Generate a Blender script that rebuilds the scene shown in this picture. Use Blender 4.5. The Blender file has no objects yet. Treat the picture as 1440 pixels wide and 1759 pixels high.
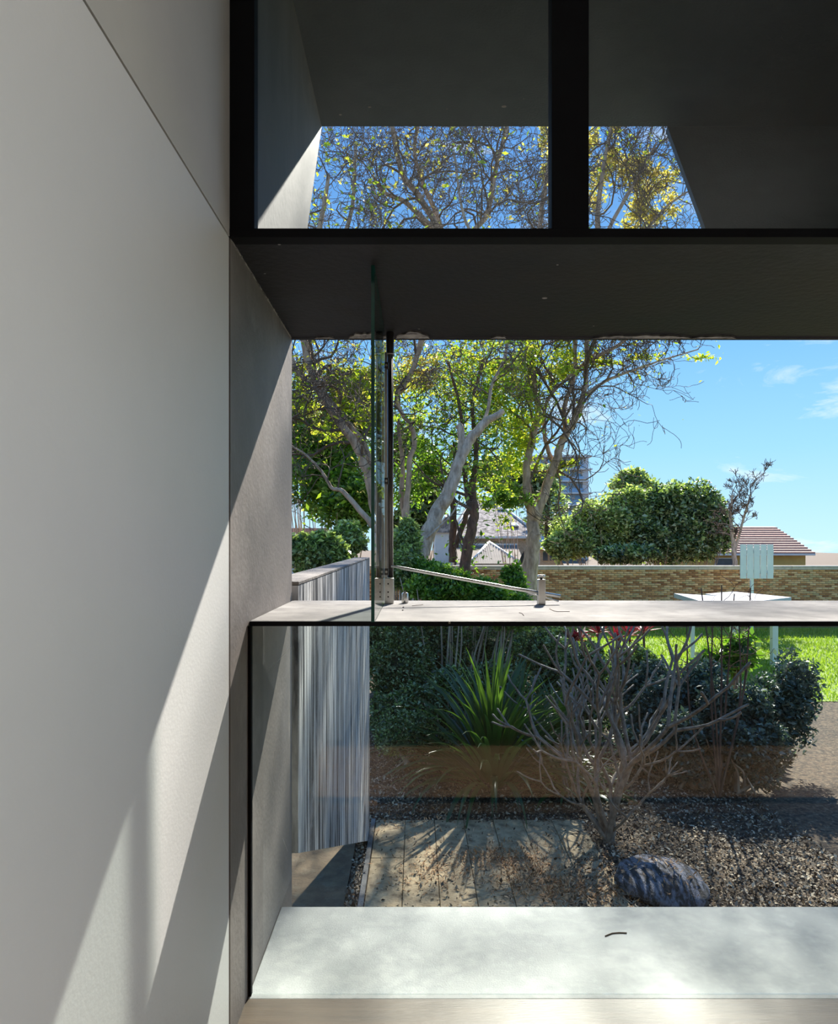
import bpy, bmesh, math, random
import numpy as np
from mathutils import Vector, Matrix

random.seed(7); rng = np.random.default_rng(7)
C = bpy.context.scene.collection
SC = bpy.context.scene
EYE = 1.5; F = 1200.0; VX, VY = 715.0, 930.0          # focal length and vanishing point in a 1440x1759 frame

def P(px, py, d):
    return Vector(((px - VX) / F * d, d, EYE + (VY - py) / F * d))

# ------------------------------------------------------------------ camera, sky, sun, exposure
cam = bpy.data.cameras.new('camera'); camo = bpy.data.objects.new('camera', cam); C.objects.link(camo)
camo.location = (0, 0, EYE); camo.rotation_euler = (math.pi / 2, 0, 0)
cam.sensor_width = 36; cam.sensor_fit = 'AUTO'; cam.lens = 36 * F / 1759
cam.shift_x = (720 - VX) / 1759; cam.shift_y = (VY - 879.5) / 1759
cam.clip_start = 0.02; cam.clip_end = 2000
SC.camera = camo
SC.view_settings.view_transform = 'Standard'; SC.view_settings.look = 'None'
SC.view_settings.exposure = 0.0; SC.view_settings.gamma = 1.0
SC.view_settings.use_curve_mapping = False

SUN = Vector((0.276, 1.0, 0.80)).normalized()           # towards the sun
sl = bpy.data.lights.new('sun', 'SUN'); sl.energy = 12.0; sl.angle = math.radians(0.6); sl.color = (1.0, 0.93, 0.83)
so = bpy.data.objects.new('sun', sl); C.objects.link(so); so.rotation_euler = SUN.to_track_quat('Z', 'Y').to_euler()
so.location = (5, 10, 12)

def node(nt, t, **kw):
    n = nt.nodes.new(t)
    for k, v in kw.items():
        if k in n.inputs: n.inputs[k].default_value = v
        else: setattr(n, k, v)
    return n

w = bpy.data.worlds.new('sky'); SC.world = w; w.use_nodes = True
nt = w.node_tree; nt.nodes.clear(); L = nt.links.new
tc = node(nt, 'ShaderNodeTexCoord'); sx = node(nt, 'ShaderNodeSeparateXYZ'); L(tc.outputs['Generated'], sx.inputs[0])
rp = node(nt, 'ShaderNodeValToRGB'); L(sx.outputs['Z'], rp.inputs[0])
e = rp.color_ramp.elements
e[0].position = 0.0; e[0].color = (0.52, 0.80, 0.98, 1)
e[1].position = 0.6; e[1].color = (0.10, 0.28, 0.72, 1)
for pos, col in ((0.12, (0.33, 0.66, 0.97, 1)), (0.30, (0.165, 0.45, 0.90, 1))):
    x = e.new(pos); x.color = col
mp = node(nt, 'ShaderNodeMapping'); mp.inputs['Scale'].default_value = (2.2, 2.2, 9.0); mp.inputs['Rotation'].default_value = (0.3, 0.5, 0.4)
L(tc.outputs['Generated'], mp.inputs[0])
nz = node(nt, 'ShaderNodeTexNoise', Scale=2.6, Detail=9.0, Roughness=0.62, Distortion=0.5); L(mp.outputs[0], nz.inputs['Vector'])
cr = node(nt, 'ShaderNodeValToRGB'); cr.color_ramp.elements[0].position = 0.56; cr.color_ramp.elements[1].position = 0.78
L(nz.outputs[0], cr.inputs[0])
mx = node(nt, 'ShaderNodeMix', data_type='RGBA'); L(cr.outputs[0], mx.inputs[0]); L(rp.outputs[0], mx.inputs[6]); mx.inputs[7].default_value = (0.85, 0.93, 1, 1)
bg = node(nt, 'ShaderNodeBackground', Strength=1.22); L(mx.outputs[2], bg.inputs[0])
wo = node(nt, 'ShaderNodeOutputWorld'); L(bg.outputs[0], wo.inputs[0])

def area(name, loc, rot, sx_, sy_, power, col=(1, .97, .92)):
    l = bpy.data.lights.new(name, 'AREA'); l.shape = 'RECTANGLE'; l.size = sx_; l.size_y = sy_; l.energy = power; l.color = col
    o = bpy.data.objects.new(name, l); C.objects.link(o); o.location = loc; o.rotation_euler = rot
    return o
# added fill lamp before the right hand wall, brightens the room; no window there
_l = area('room_fill_light', (3.9, -.9, 1.9), (0, math.radians(90), math.radians(22)), 2.6, 2.4, 105, (1, .98, .95)); _l.data.spread = math.radians(108)

# ------------------------------------------------------------------ materials
def mat(name, c1, c2=None, scale=4.0, rough=0.6, bump=0.0, stretch=(1, 1, 1), metal=0.0, detail=6.0, lo=0.35, hi=0.65,
        spec=0.5, bscale=None, c3=None, s3=1.0):
    m = bpy.data.materials.new(name); m.use_nodes = True
    nt = m.node_tree; L = nt.links.new; b = nt.nodes['Principled BSDF']
    b.inputs['Roughness'].default_value = rough; b.inputs['Metallic'].default_value = metal
    b.inputs['Specular IOR Level'].default_value = spec
    c2 = c2 or tuple(v * 0.8 for v in c1)
    tc = node(nt, 'ShaderNodeTexCoord'); mp = node(nt, 'ShaderNodeMapping'); mp.inputs['Scale'].default_value = stretch
    L(tc.outputs['Object'], mp.inputs[0])
    n = node(nt, 'ShaderNodeTexNoise', Scale=scale, Detail=detail, Roughness=0.6); L(mp.outputs[0], n.inputs['Vector'])
    r = node(nt, 'ShaderNodeValToRGB'); L(n.outputs[0], r.inputs[0])
    r.color_ramp.elements[0].position = lo; r.color_ramp.elements[0].color = (*c1, 1)
    r.color_ramp.elements[1].position = hi; r.color_ramp.elements[1].color = (*c2, 1)
    out = r.outputs[0]
    if c3:
        n3 = node(nt, 'ShaderNodeTexNoise', Scale=s3, Detail=8.0, Roughness=0.7); L(tc.outputs['Object'], n3.inputs['Vector'])
        r3 = node(nt, 'ShaderNodeValToRGB'); r3.color_ramp.elements[0].position = 0.52; r3.color_ramp.elements[1].position = 0.66
        L(n3.outputs[0], r3.inputs[0])
        x = node(nt, 'ShaderNodeMix', data_type='RGBA'); L(r3.outputs[0], x.inputs[0]); L(out, x.inputs[6]); x.inputs[7].default_value = (*c3, 1)
        out = x.outputs[2]
    L(out, b.inputs['Base Color'])
    if bump:
        nb = node(nt, 'ShaderNodeTexNoise', Scale=bscale or scale * 6, Detail=5.0); L(mp.outputs[0], nb.inputs['Vector'])
        bp = node(nt, 'ShaderNodeBump', Strength=bump, Distance=0.02); L(nb.outputs[0], bp.inputs['Height']); L(bp.outputs[0], b.inputs['Normal'])
    return m

def tintmat(name, stops, rough=0.55, trans=0.0, tcol=None, bump=0.0, spec=0.5, nscale=0.0):
    """colour picked per face through the attribute 'rnd'; trans = share of light passing through a leaf"""
    m = bpy.data.materials.new(name); m.use_nodes = True
    nt = m.node_tree; L = nt.links.new; b = nt.nodes['Principled BSDF']; b.inputs['Roughness'].default_value = rough
    b.inputs['Specular IOR Level'].default_value = spec
    a = node(nt, 'ShaderNodeAttribute', attribute_name='rnd'); r = node(nt, 'ShaderNodeValToRGB'); L(a.outputs['Fac'], r.inputs[0])
    els = r.color_ramp.elements
    els[0].position, els[0].color = stops[0][0], (*stops[0][1], 1)
    els[1].position, els[1].color = stops[-1][0], (*stops[-1][1], 1)
    for p, c in stops[1:-1]:
        x = els.new(p); x.color = (*c, 1)
    L(r.outputs[0], b.inputs['Base Color'])
    if bump:
        tc = node(nt, 'ShaderNodeTexCoord'); nb = node(nt, 'ShaderNodeTexNoise', Scale=nscale or 20.0, Detail=5.0); L(tc.outputs['Object'], nb.inputs['Vector'])
        bp = node(nt, 'ShaderNodeBump', Strength=bump, Distance=0.02); L(nb.outputs[0], bp.inputs['Height']); L(bp.outputs[0], b.inputs['Normal'])
    if trans:
        t = node(nt, 'ShaderNodeBsdfTranslucent'); x = node(nt, 'ShaderNodeMix', data_type='RGBA'); x.blend_type = 'MULTIPLY'; x.inputs[0].default_value = 1
        L(r.outputs[0], x.inputs[6]); x.inputs[7].default_value = (*(tcol or (1.6, 1.9, .6)), 1); L(x.outputs[2], t.inputs[0])
        s = node(nt, 'ShaderNodeMixShader'); s.inputs[0].default_value = trans; L(b.outputs[0], s.inputs[1]); L(t.outputs[0], s.inputs[2])
        L(s.outputs[0], nt.nodes['Material Output'].inputs[0])
    return m

def glassmat(name, tint, ior=1.5, dust=0.0):
    m = bpy.data.materials.new(name); m.use_nodes = True
    nt = m.node_tree; L = nt.links.new; nt.nodes.remove(nt.nodes['Principled BSDF'])
    ge = node(nt, 'ShaderNodeNewGeometry'); mi = node(nt, 'ShaderNodeMix', data_type='FLOAT'); L(ge.outputs['Backfacing'], mi.inputs[0])
    mi.inputs[2].default_value = ior; mi.inputs[3].default_value = 1 / ior
    f = node(nt, 'ShaderNodeFresnel'); L(mi.outputs[0], f.inputs['IOR']); g = node(nt, 'ShaderNodeBsdfGlossy', Roughness=0.0)
    t = node(nt, 'ShaderNodeBsdfTransparent'); t.inputs[0].default_value = (*tint, 1)
    s = node(nt, 'ShaderNodeMixShader'); L(f.outputs[0], s.inputs[0]); L(t.outputs[0], s.inputs[1]); L(g.outputs[0], s.inputs[2])
    out = s.outputs[0]
    if dust:
        tc = node(nt, 'ShaderNodeTexCoord'); n = node(nt, 'ShaderNodeTexNoise', Scale=3.0, Detail=8.0, Roughness=.7); L(tc.outputs['Object'], n.inputs['Vector'])
        mr = node(nt, 'ShaderNodeMapRange'); L(n.outputs[0], mr.inputs[0]); mr.inputs[1].default_value = .45; mr.inputs[2].default_value = .8; mr.inputs[4].default_value = dust
        d = node(nt, 'ShaderNodeBsdfDiffuse'); d.inputs[0].default_value = (.7, .75, .75, 1)
        s2 = node(nt, 'ShaderNodeMixShader'); L(mr.outputs[0], s2.inputs[0]); L(out, s2.inputs[1]); L(d.outputs[0], s2.inputs[2]); out = s2.outputs[0]
    L(out, nt.nodes['Material Output'].inputs[0])
    return m

M = {
 'white':   mat('white_plaster', (.80, .80, .785), (.765, .77, .755), 2, .55, .04, bscale=90),
 'upper':   mat('upper_plaster', (.62, .61, .57), (.57, .565, .53), 2, .6, .04, bscale=90),
 'ceil':    mat('ceiling_paint', (.8, .8, .78), (.78, .78, .76), 2, .7),
 'floor':   mat('dark_timber_floor', (.13, .085, .05), (.09, .06, .035), 3, .45, .1, (1, 12, 1)),
 'timber':  mat('warm_timber', (.34, .215, .13), (.21, .13, .075), 3, .5, .15, (1.2, 14, 30), detail=8),
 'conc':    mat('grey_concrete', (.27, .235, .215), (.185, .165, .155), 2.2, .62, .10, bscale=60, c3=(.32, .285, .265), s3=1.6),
 'uconc':   mat('darker_upper_concrete', (.095, .098, .10), (.135, .135, .135), 3, .7, .12, (1, 1.6, .5), bscale=50, c3=(.14, .138, .135), s3=2),  # upper side wall, darker than the concrete below
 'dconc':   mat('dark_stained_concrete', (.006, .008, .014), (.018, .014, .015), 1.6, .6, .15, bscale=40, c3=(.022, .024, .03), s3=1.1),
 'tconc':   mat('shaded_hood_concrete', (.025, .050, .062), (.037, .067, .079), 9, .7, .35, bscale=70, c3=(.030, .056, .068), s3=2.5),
 'sill':    mat('pale_sill_concrete', (.37, .36, .35), (.28, .275, .27), 11, .85, .1, spec=.1, bscale=160, c3=(.43, .42, .415), s3=3),
 'slab':    mat('pale_slab_concrete', (.46, .47, .465), (.33, .35, .355), 14, .6, .1, bscale=160, c3=(.55, .56, .55), s3=3.5),
 'blade':   mat('streaked_concrete', (.80, .78, .75), (.035, .036, .042), 8, .75, .9, (1, 3.0, .13), lo=.41, hi=.57, detail=12, c3=(.42, .42, .43), s3=1.3, bscale=16),  # streaks put grazing sun and shade into the colour, over weathering
 'bladetop':mat('weathered_wall_top', (.13, .115, .10), (.26, .235, .21), 8, .8, .4),
 'mortar':  mat('pale_mortar', (.45, .43, .40), (.15, .14, .14), 14, .8, .2, lo=.45, hi=.6),
 'black':   mat('black_steel', (.006, .006, .008), (.008, .009, .011), 5, .6, spec=.12),
 'gap':     mat('shadow_gap_black', (.006, .006, .006), (.006, .006, .006), 5, .9),
 'steel':   mat('stainless_steel', (.66, .65, .62), (.56, .55, .53), 9, .28, .03, metal=1.0),
 'dsteel':  mat('dark_steel', (.10, .095, .09), (.07, .065, .06), 9, .3, .03, metal=.8),
 'soil':    mat('garden_mulch', (.13, .08, .045), (.035, .022, .014), 14, .9, .9, lo=.4, hi=.6, bscale=40, c3=(.28, .20, .12), s3=22),
 'paver':   mat('sandstone_paver', (.56, .42, .25), (.30, .21, .115), 7, .85, .4, bscale=40, c3=(.13, .085, .05), s3=3.4),
 'dpath':   mat('dark_shade_path', (.20, .13, .07), (.11, .072, .04), 6, .85, .4, c3=(.20, .15, .09), s3=5),  # concrete path, the shade over it put into this dark colour
 'lawn':    mat('lawn_grass', (.34, .42, .07), (.20, .30, .045), 3, .9, .6, bscale=60),
 'bark':    mat('brown_bark', (.66, .47, .33), (.30, .20, .13), 5, .85, .8, (1.6, 1.6, .5), bscale=16),
 'gbark':   mat('grey_bark', (.74, .56, .41), (.36, .25, .165), 7, .85, .9, (2, 2, .6), bscale=18),
 'dbark':   mat('dark_red_bark', (.20, .11, .07), (.08, .045, .03), 7, .85, .8, (2, 2, .6), bscale=18),
 'twigbark': mat('twig_bark', (.20, .14, .10), (.11, .075, .055), 5, .85),
 'frang':   mat('smooth_grey_bark', (.36, .29, .22), (.15, .115, .085), 14, .7, .4, bscale=30),
 'coping':  mat('pale_coping', (.66, .55, .45), (.52, .43, .35), 5, .75, .3),
 'bmortar': mat('brick_mortar', (.26, .20, .13), (.20, .15, .10), 6, .9, .3),
 'slate':   mat('mottled_slate', (.46, .40, .35), (.15, .135, .125), 3.2, .9, .6, detail=9, lo=.42, hi=.56, spec=.15),
 'houseb':  mat('house_brickwork', (.70, .50, .33), (.48, .33, .21), 6, .9, .3, (1, 1, 4)),
 'corr':    mat('cream_corrugated_steel', (.36, .32, .27), (.30, .27, .23), 2, .9),
 'trim':    mat('cream_trim', (.72, .69, .63), (.66, .63, .58), 3, .6),
 'dark':    mat('dark_glass', (.04, .055, .07), (.08, .10, .13), 1, .12),
 'solar':   mat('solar_cell', (.02, .035, .16), (.03, .05, .24), 3, .15),
 'skyl':    mat('pale_skylight', (.75, .82, .82), (.7, .78, .8), 2, .1),
 'tile':    mat('terracotta_tile', (.52, .28, .20), (.38, .20, .15), 4, .8, .3),
 'ochre':   mat('ochre_render', (.60, .42, .13), (.52, .36, .11), 2, .8),
 'tower':   mat('tower_render', (.62, .59, .58), (.55, .53, .53), .3, .8),
 'towerg':  mat('tower_glass', (.16, .30, .48), (.34, .50, .66), .35, .1),
 'wpaint':  mat('white_paint', (.78, .80, .80), (.72, .74, .75), 3, .5),
 'canvas':  mat('pale_grey_canvas', (.36, .40, .48), (.32, .36, .44), 2, .7),
 'umb':     mat('black_umbrella_cloth', (.02, .02, .024), (.035, .034, .038), 6, .8),
 'rock':    mat('blue_grey_rock', (.26, .25, .28), (.06, .05, .045), 11, .9, 1.0, (1.8, .5, 1), lo=.44, hi=.56, c3=(.06, .045, .03), s3=9),  # dark streaks paint twig shadows across the bluish stone
 'twig':    mat('dry_twig', (.20, .15, .11), (.12, .09, .07), 20, .9),
 'edge':    mat('green_glass_edge', (.008, .07, .055), (.015, .11, .09), 10, .15),
 'glass':   glassmat('clear_glass', (.965, .985, .98), 1.5, .035),
 'fglass':  glassmat('green_tinted_glass', (.925, .98, .962), 1.5, .012),
 'lglass':  glassmat('lower_window_glass', (.90, .94, .93), 1.5, .006),
 'brick':   tintmat('wall_brick', [(0, (.34, .13, .05)), (.5, (.72, .36, .15)), (.8, (.88, .54, .28)), (1, (.55, .38, .18))], .9, bump=.3),
}
LEAF = {
 'yellow': tintmat('backlit_yellow_green_leaf', [(0, (.16, .26, .03)), (.5, (.34, .44, .05)), (.85, (.58, .60, .08)), (1, (.70, .56, .18))], .5, .55, (1.6, 1.65, .7)),
 'sparse': tintmat('autumn_leaf', [(0, (.34, .36, .08)), (.5, (.56, .50, .14)), (1, (.75, .60, .32))], .55, .5, (1.5, 1.5, .7)),
 'green':  tintmat('mid_green_leaf', [(0, (.06, .12, .025)), (.6, (.19, .29, .055)), (1, (.45, .52, .12))], .42, .4, (1.5, 2.0, .5)),
 'dark':   tintmat('dark_glossy_leaf', [(0, (.02, .035, .015)), (.55, (.17, .21, .10)), (1, (.72, .74, .46))], .26, .35, (1.4, 1.9, .5)),  # palest leaves carry sun sparkle in their colour
 'olive':  tintmat('olive_leaf', [(0, (.07, .09, .035)), (.55, (.38, .41, .18)), (1, (.85, .82, .46))], .3, .45, (1.3, 1.7, .6)),  # pale end of the range paints sunlit speckle
 'greyg':  tintmat('grey_green_leaf', [(0, (.04, .06, .045)), (.6, (.12, .155, .12)), (1, (.30, .34, .27))], .35, .2, (1.2, 1.6, .9)),
 'strap':  mat('strap_leaf', (.022, .06, .024), (.04, .10, .025), 3, .28, .1, (1, 1, 1)),
 'red':    tintmat('red_leaf', [(0, (.16, .015, .03)), (1, (.42, .05, .08))], .4, .4, (1.8, .8, .9)),
 'litter': tintmat('fallen_leaf', [(0, (.22, .10, .04)), (.5, (.58, .28, .11)), (1, (.75, .50, .28))], .8),
 'chips':  tintmat('bark_chip', [(0, (.04, .026, .016)), (.5, (.20, .14, .09)), (1, (.66, .54, .38))], .85),
 'grass':  tintmat('grass_blade', [(0, (.16, .26, .03)), (1, (.42, .48, .08))], .6, .4, (1.4, 1.6, .5)),
}
# strap leaves let the sun through
_m = LEAF['strap']; _nt = _m.node_tree; _b = _nt.nodes['Principled BSDF']
_t = node(_nt, 'ShaderNodeBsdfTranslucent'); _t.inputs[0].default_value = (.22, .42, .04, 1)
_s = node(_nt, 'ShaderNodeMixShader'); _s.inputs[0].default_value = .28
_nt.links.new(_b.outputs[0], _s.inputs[1]); _nt.links.new(_t.outputs[0], _s.inputs[2]); _nt.links.new(_s.outputs[0], _nt.nodes['Material Output'].inputs[0])

# ------------------------------------------------------------------ object helpers
WL = {}
def wl(o): return WL.get(o.name, Vector((0, 0, 0))) if o else Vector((0, 0, 0))

def thing(name, label, cat, loc=(0, 0, 0), group=None):
    o = bpy.data.objects.new(name, None); C.objects.link(o); o.location = loc; WL[o.name] = Vector(loc)
    o.empty_display_size = .1; o['label'] = label; o['category'] = cat
    if group: o['group'] = group
    return o
def struct_empty(name, loc=(0, 0, 0)):
    o = bpy.data.objects.new(name, None); C.objects.link(o); o.location = loc; WL[o.name] = Vector(loc); o['kind'] = 'structure'
    return o
def tag(o, label=None, cat=None, group=None, kind=None):
    for k, v in (('label', label), ('category', cat), ('group', group), ('kind', kind)):
        if v: o[k] = v
    return o

def link(name, me, m, parent=None, loc=None):
    if m and not me.materials: me.materials.append(m)
    o = bpy.data.objects.new(name, me); C.objects.link(o)
    if parent: o.parent = parent
    if loc is not None: o.location = Vector(loc) - wl(parent)
    WL[o.name] = wl(parent) + o.location
    return o

def mesh_np(name, v, f, m, parent=None, rnd=None, smooth=False, origin=None):
    """v (N,3), f (K,n) with equal-sided faces, in world coordinates"""
    v = np.asarray(v, dtype=np.float32); f = np.asarray(f, dtype=np.int32)
    org = np.array(origin if origin is not None else wl(parent), dtype=np.float32)
    me = bpy.data.meshes.new(name); me.vertices.add(len(v)); me.vertices.foreach_set('co', (v - org).ravel())
    k, n = f.shape; me.loops.add(k * n); me.loops.foreach_set('vertex_index', f.ravel())
    me.polygons.add(k); me.polygons.foreach_set('loop_start', np.arange(0, k * n, n, dtype=np.int32))
    if smooth: me.polygons.foreach_set('use_smooth', np.ones(k, dtype=bool))
    if rnd is not None:
        a = me.attributes.new('rnd', 'FLOAT', 'FACE'); a.data.foreach_set('value', np.asarray(rnd, dtype=np.float32))
    me.update(calc_edges=True); me.materials.append(m)
    o = bpy.data.objects.new(name, me); C.objects.link(o)
    if parent: o.parent = parent
    o.location = Vector(org) - wl(parent); WL[o.name] = Vector(org)
    return o

class B:
    """collects shapes in world coordinates in one bmesh"""
    def __init__(s): s.bm = bmesh.new()
    def box(s, a, b, bev=0.0, seg=2):
        a, b = Vector(a), Vector(b)
        g = bmesh.ops.create_cube(s.bm, size=1, matrix=Matrix.Translation((a + b) / 2) @ Matrix.Diagonal((*[abs(b[i] - a[i]) for i in range(3)], 1)))
        if bev:
            es = list({e for v in g['verts'] for e in v.link_edges})
            bmesh.ops.bevel(s.bm, geom=es, offset=bev, segments=seg, profile=.5, affect='EDGES')
        return s
    def obox(s, c, dims, rot, bev=0.0):
        g = bmesh.ops.create_cube(s.bm, size=1, matrix=Matrix.Translation(c) @ rot.to_4x4() @ Matrix.Diagonal((*dims, 1)))
        if bev: bmesh.ops.bevel(s.bm, geom=list({e for v in g['verts'] for e in v.link_edges}), offset=bev, segments=1, affect='EDGES')
        return s
    def prism(s, prof, x0, x1):
        """prof: (y, z) points, extruded along x"""
        a = [s.bm.verts.new((x0, y, z)) for y, z in prof]; b = [s.bm.verts.new((x1, y, z)) for y, z in prof]
        s.bm.faces.new(a); s.bm.faces.new(b[::-1]); n = len(prof)
        for i in range(n): s.bm.faces.new((a[i], b[i], b[(i + 1) % n], a[(i + 1) % n]))
        return s
    def tube(s, pts, r, n=12, cap=True):
        pts = [Vector(p) for p in pts]; rs = r if isinstance(r, (list, tuple)) else [r] * len(pts); rings = []
        for i, p in enumerate(pts):
            d = (pts[min(i + 1, len(pts) - 1)] - pts[max(i - 1, 0)]).normalized()
            up = Vector((0, 0, 1)) if abs(d.z) < .9 else Vector((1, 0, 0)); u = d.cross(up).normalized(); v = d.cross(u)
            rings.append([s.bm.verts.new(p + (u * math.cos(2 * math.pi * k / n) + v * math.sin(2 * math.pi * k / n)) * rs[i]) for k in range(n)])
        for a, b in zip(rings, rings[1:]):
            for k in range(n): s.bm.faces.new((a[k], a[(k + 1) % n], b[(k + 1) % n], b[k])).smooth = True
        if cap: s.bm.faces.new(rings[0][::-1]); s.bm.faces.new(rings[-1])
        return s
    def poly(s, pts):
        s.bm.faces.new([s.bm.verts.new(p) for p in pts]); return s
    def done(s, name, m, parent=None, origin=None):
        bmesh.ops.recalc_face_normals(s.bm, faces=s.bm.faces)
        org = Vector(origin) if origin is not None else wl(parent)
        bmesh.ops.translate(s.bm, verts=s.bm.verts, vec=-org)
        me = bpy.data.meshes.new(name); s.bm.to_mesh(me); s.bm.free()
        return link(name, me, m, parent, org)

# ------------------------------------------------------------------ large structure
XL, D1, DS, D2, XR = -.555, 2.08, 2.31, 3.12, 4.0
ZS, ZT = 2.405, 3.94                                 # soffit and hood heights
SILL = 1.236; GZ = -1.8                              # sill height and garden level

o = B().box((XL - .15, -3.0, 0), (XL, D1 - .008, ZS - .003), .002).done('wall_left', M['white']); tag(o, kind='structure')
tag(B().box((XL - .15, -3.0, ZS + .003), (XL, D1 - .001, ZT)).done('upper_panel', M['upper'], o), 'beige plaster panel above the dark joint line')
B().box((XL - .14, -3.0, ZS - .004), (XL - .006, D1 - .002, ZS + .004)).done('shadow_gap', M['gap'], o)
B().box((XL - .14, D1 - .010, 0), (XL - .004, D1 + .006, ZS - .003)).done('corner_gap', M['gap'], o)
o = B().box((XL - .15, -3.2, -.25), (XR + .2, DS - .02, 0)).done('floor', M['floor']); tag(o, kind='structure')
o = B().box((XL - .15, -3.2, ZT), (XR + .2, D1, ZT + .2)).done('ceiling', M['ceil']); tag(o, kind='structure')
o = B().box((XL - .15, -3.2, 0), (XR + .2, -3.0, ZT)).done('wall_back', M['floor']); tag(o, kind='structure')
o = B().box((XR, -3.0, 0), (XR + .2, D1, ZT)).done('wall_right', M['white']); tag(o, kind='structure')

# deep concrete opening: side walls, beam, hood, slab
def slope_y(z): return D2 + (z - ZS) * (4.108 - D2) / (ZT - ZS)
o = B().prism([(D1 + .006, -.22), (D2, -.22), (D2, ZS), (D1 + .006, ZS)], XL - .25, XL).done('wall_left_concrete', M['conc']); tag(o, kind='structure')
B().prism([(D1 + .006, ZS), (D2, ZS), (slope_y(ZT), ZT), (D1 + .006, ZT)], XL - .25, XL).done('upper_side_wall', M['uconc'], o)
B().prism([(D1, -.22), (D2, -.22), (D2, ZS), (slope_y(ZT), ZT), (D1, ZT)], XR, XR + .25).done('side_return', M['conc'], o)
# chipped pale mortar line where the side wall meets the beam
b = B(); y = D1 + .01
while y < D2 - .02:
    l = random.uniform(.008, .03); t = random.uniform(.0015, .0042)
    b.box((XL - .001, y, ZS - .002 - t), (XL + t * .9, y + l, ZS + .002)); y += l + random.uniform(0, .006)
b.done('mortar_joint', M['mortar'], o)
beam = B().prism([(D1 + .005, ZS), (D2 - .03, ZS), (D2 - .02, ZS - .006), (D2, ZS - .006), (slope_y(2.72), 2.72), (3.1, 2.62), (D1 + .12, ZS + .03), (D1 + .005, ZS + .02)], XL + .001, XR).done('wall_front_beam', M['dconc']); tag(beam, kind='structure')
# flaked plaster along the outer edge of the soffit
def flake(x0, x1, y0, y1, k=14):
    b = B(); top, bot = [], []
    for i in range(k + 1):
        x = x0 + (x1 - x0) * i / k; e_ = math.sin(math.pi * i / k) ** .5
        top.append((x, y1 - (y1 - y0) * e_ * random.uniform(.6, 1.0), ZS - .0065)); bot.append((x, y1, ZS - .0065))
    for i in range(k): 
        b.poly([top[i], top[i + 1], bot[i + 1], bot[i]])
        b.poly([(p[0], p[1], p[2] + .006) for p in (top[i], bot[i], bot[i + 1], top[i + 1])])
    b.done('plaster_flake', M['mortar'], beam)
flake(-.30, -.12, 3.0, 3.095); flake(-.09, .06, 2.99, 3.095); flake(.78, 1.22, 3.045, 3.095, 30); flake(1.22, 1.42, 3.06, 3.095); flake(.33, .40, 3.06, 3.095, 6); flake(-.45, -.36, 3.07, 3.095, 8)
b = B()
for (px, py, r) in ((936, 512, .008), (480, 420, .004), (958, 455, .003), (1020, 560, .003), (455, 470, .003), (720, 565, .003)):
    d = (ZS - EYE) * F / (VY - py); c = P(px, py, d)
    g = bmesh.ops.create_icosphere(b.bm, subdivisions=2, radius=r, matrix=Matrix.Translation(c) @ Matrix.Diagonal((1.3, 1, .25, 1)))
b.done('spall_spot', M['mortar'], beam)

# hood above: inclined outer skin right of the high opening, its head and the roof soffit
sk = (Vector((0, slope_y(ZT), ZT)) - Vector((0, D2, ZS))).normalized(); nrm = Vector((0, sk.z, -sk.y))
def skin(z0, z1, x0, x1, name, m, parent=None, t=.14):
    a = (slope_y(z0), z0); c = (slope_y(z1), z1)
    return B().prism([a, c, (c[0] + nrm.y * t, c[1] + nrm.z * t), (a[0] + nrm.y * t, a[1] + nrm.z * t)], x0, x1).done(name, m, parent)
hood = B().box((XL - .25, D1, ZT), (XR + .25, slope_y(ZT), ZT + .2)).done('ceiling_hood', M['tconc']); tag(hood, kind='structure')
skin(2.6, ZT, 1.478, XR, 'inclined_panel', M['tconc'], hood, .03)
# small cement flecks left on the hood soffit
b = B()
for (px, py, r) in ((866, 183, .011), (635, 184, .007), (585, 197, .007), (768, 187, .003), (900, 170, .003)):
    d = (ZT - EYE) * F / (VY - py)
    bmesh.ops.create_icosphere(b.bm, subdivisions=2, radius=r, matrix=Matrix.Translation(P(px, py, d)) @ Matrix.Diagonal((1.3, 1, .2, 1)))
b.done('cement_fleck', M['conc'], hood)

slab = B().box((XL + .001, DS - .02, -.22), (XR, 2.87, 0), .004).done('floor_slab', M['slab']); tag(slab, kind='structure')
base = B().box((XL - .15, -3.2, GZ), (XR + .2, 2.0, -.25)).done('wall_base', M['dconc']); tag(base, kind='structure')

# garden sill with black front bar
sill = B().box((XL + .001, DS + .012, SILL - .014), (XR, D2, SILL), .003).done('trim_1', M['sill']); tag(sill, kind='structure')
B().box((XL + .004, DS - .004, SILL - .016), (XR, DS + .0115, SILL - .0005), .001).done('front_bar', M['black'], sill)
B().tube([(.09 + .02, DS - .006, SILL - .004), (.11, DS - .003, SILL - .004)], .004, 12).done('screw_head', M['steel'], sill)
b = B(); pj = P(657, 1037, .264 * F / 107)
b.box((-.1375, DS + .02, SILL - .0005), (-.1345, pj.y, SILL + .0006)).done('joint_line', M['gap'], sill)

# high window
w1 = struct_empty('window_1', (XL, D1, ZS))
B().box((XL, D1, ZS), (-.482, D1 + .05, ZT), .002).done('frame_stile', M['black'], w1)
B().box((.404, D1, ZS + .026), (.515, D1 + .06, ZT), .002).done('mullion', M['black'], w1)
B().box((XL, D1 - .004, ZS - .0005), (XR, D1 + .05, ZS + .026), .002).done('bottom_rail', M['black'], w1)
B().box((XR - .08, D1, ZS + .026), (XR, D1 + .06, ZT), .002).done('frame_stile', M['black'], w1)
B().box((-.484, D1 + .02, ZS + .024), (.406, D1 + .03, ZT)).done('pane', M['glass'], w1)
B().box((.513, D1 + .02, ZS + .024), (XR - .078, D1 + .03, ZT)).done('pane', M['glass'], w1)

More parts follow.
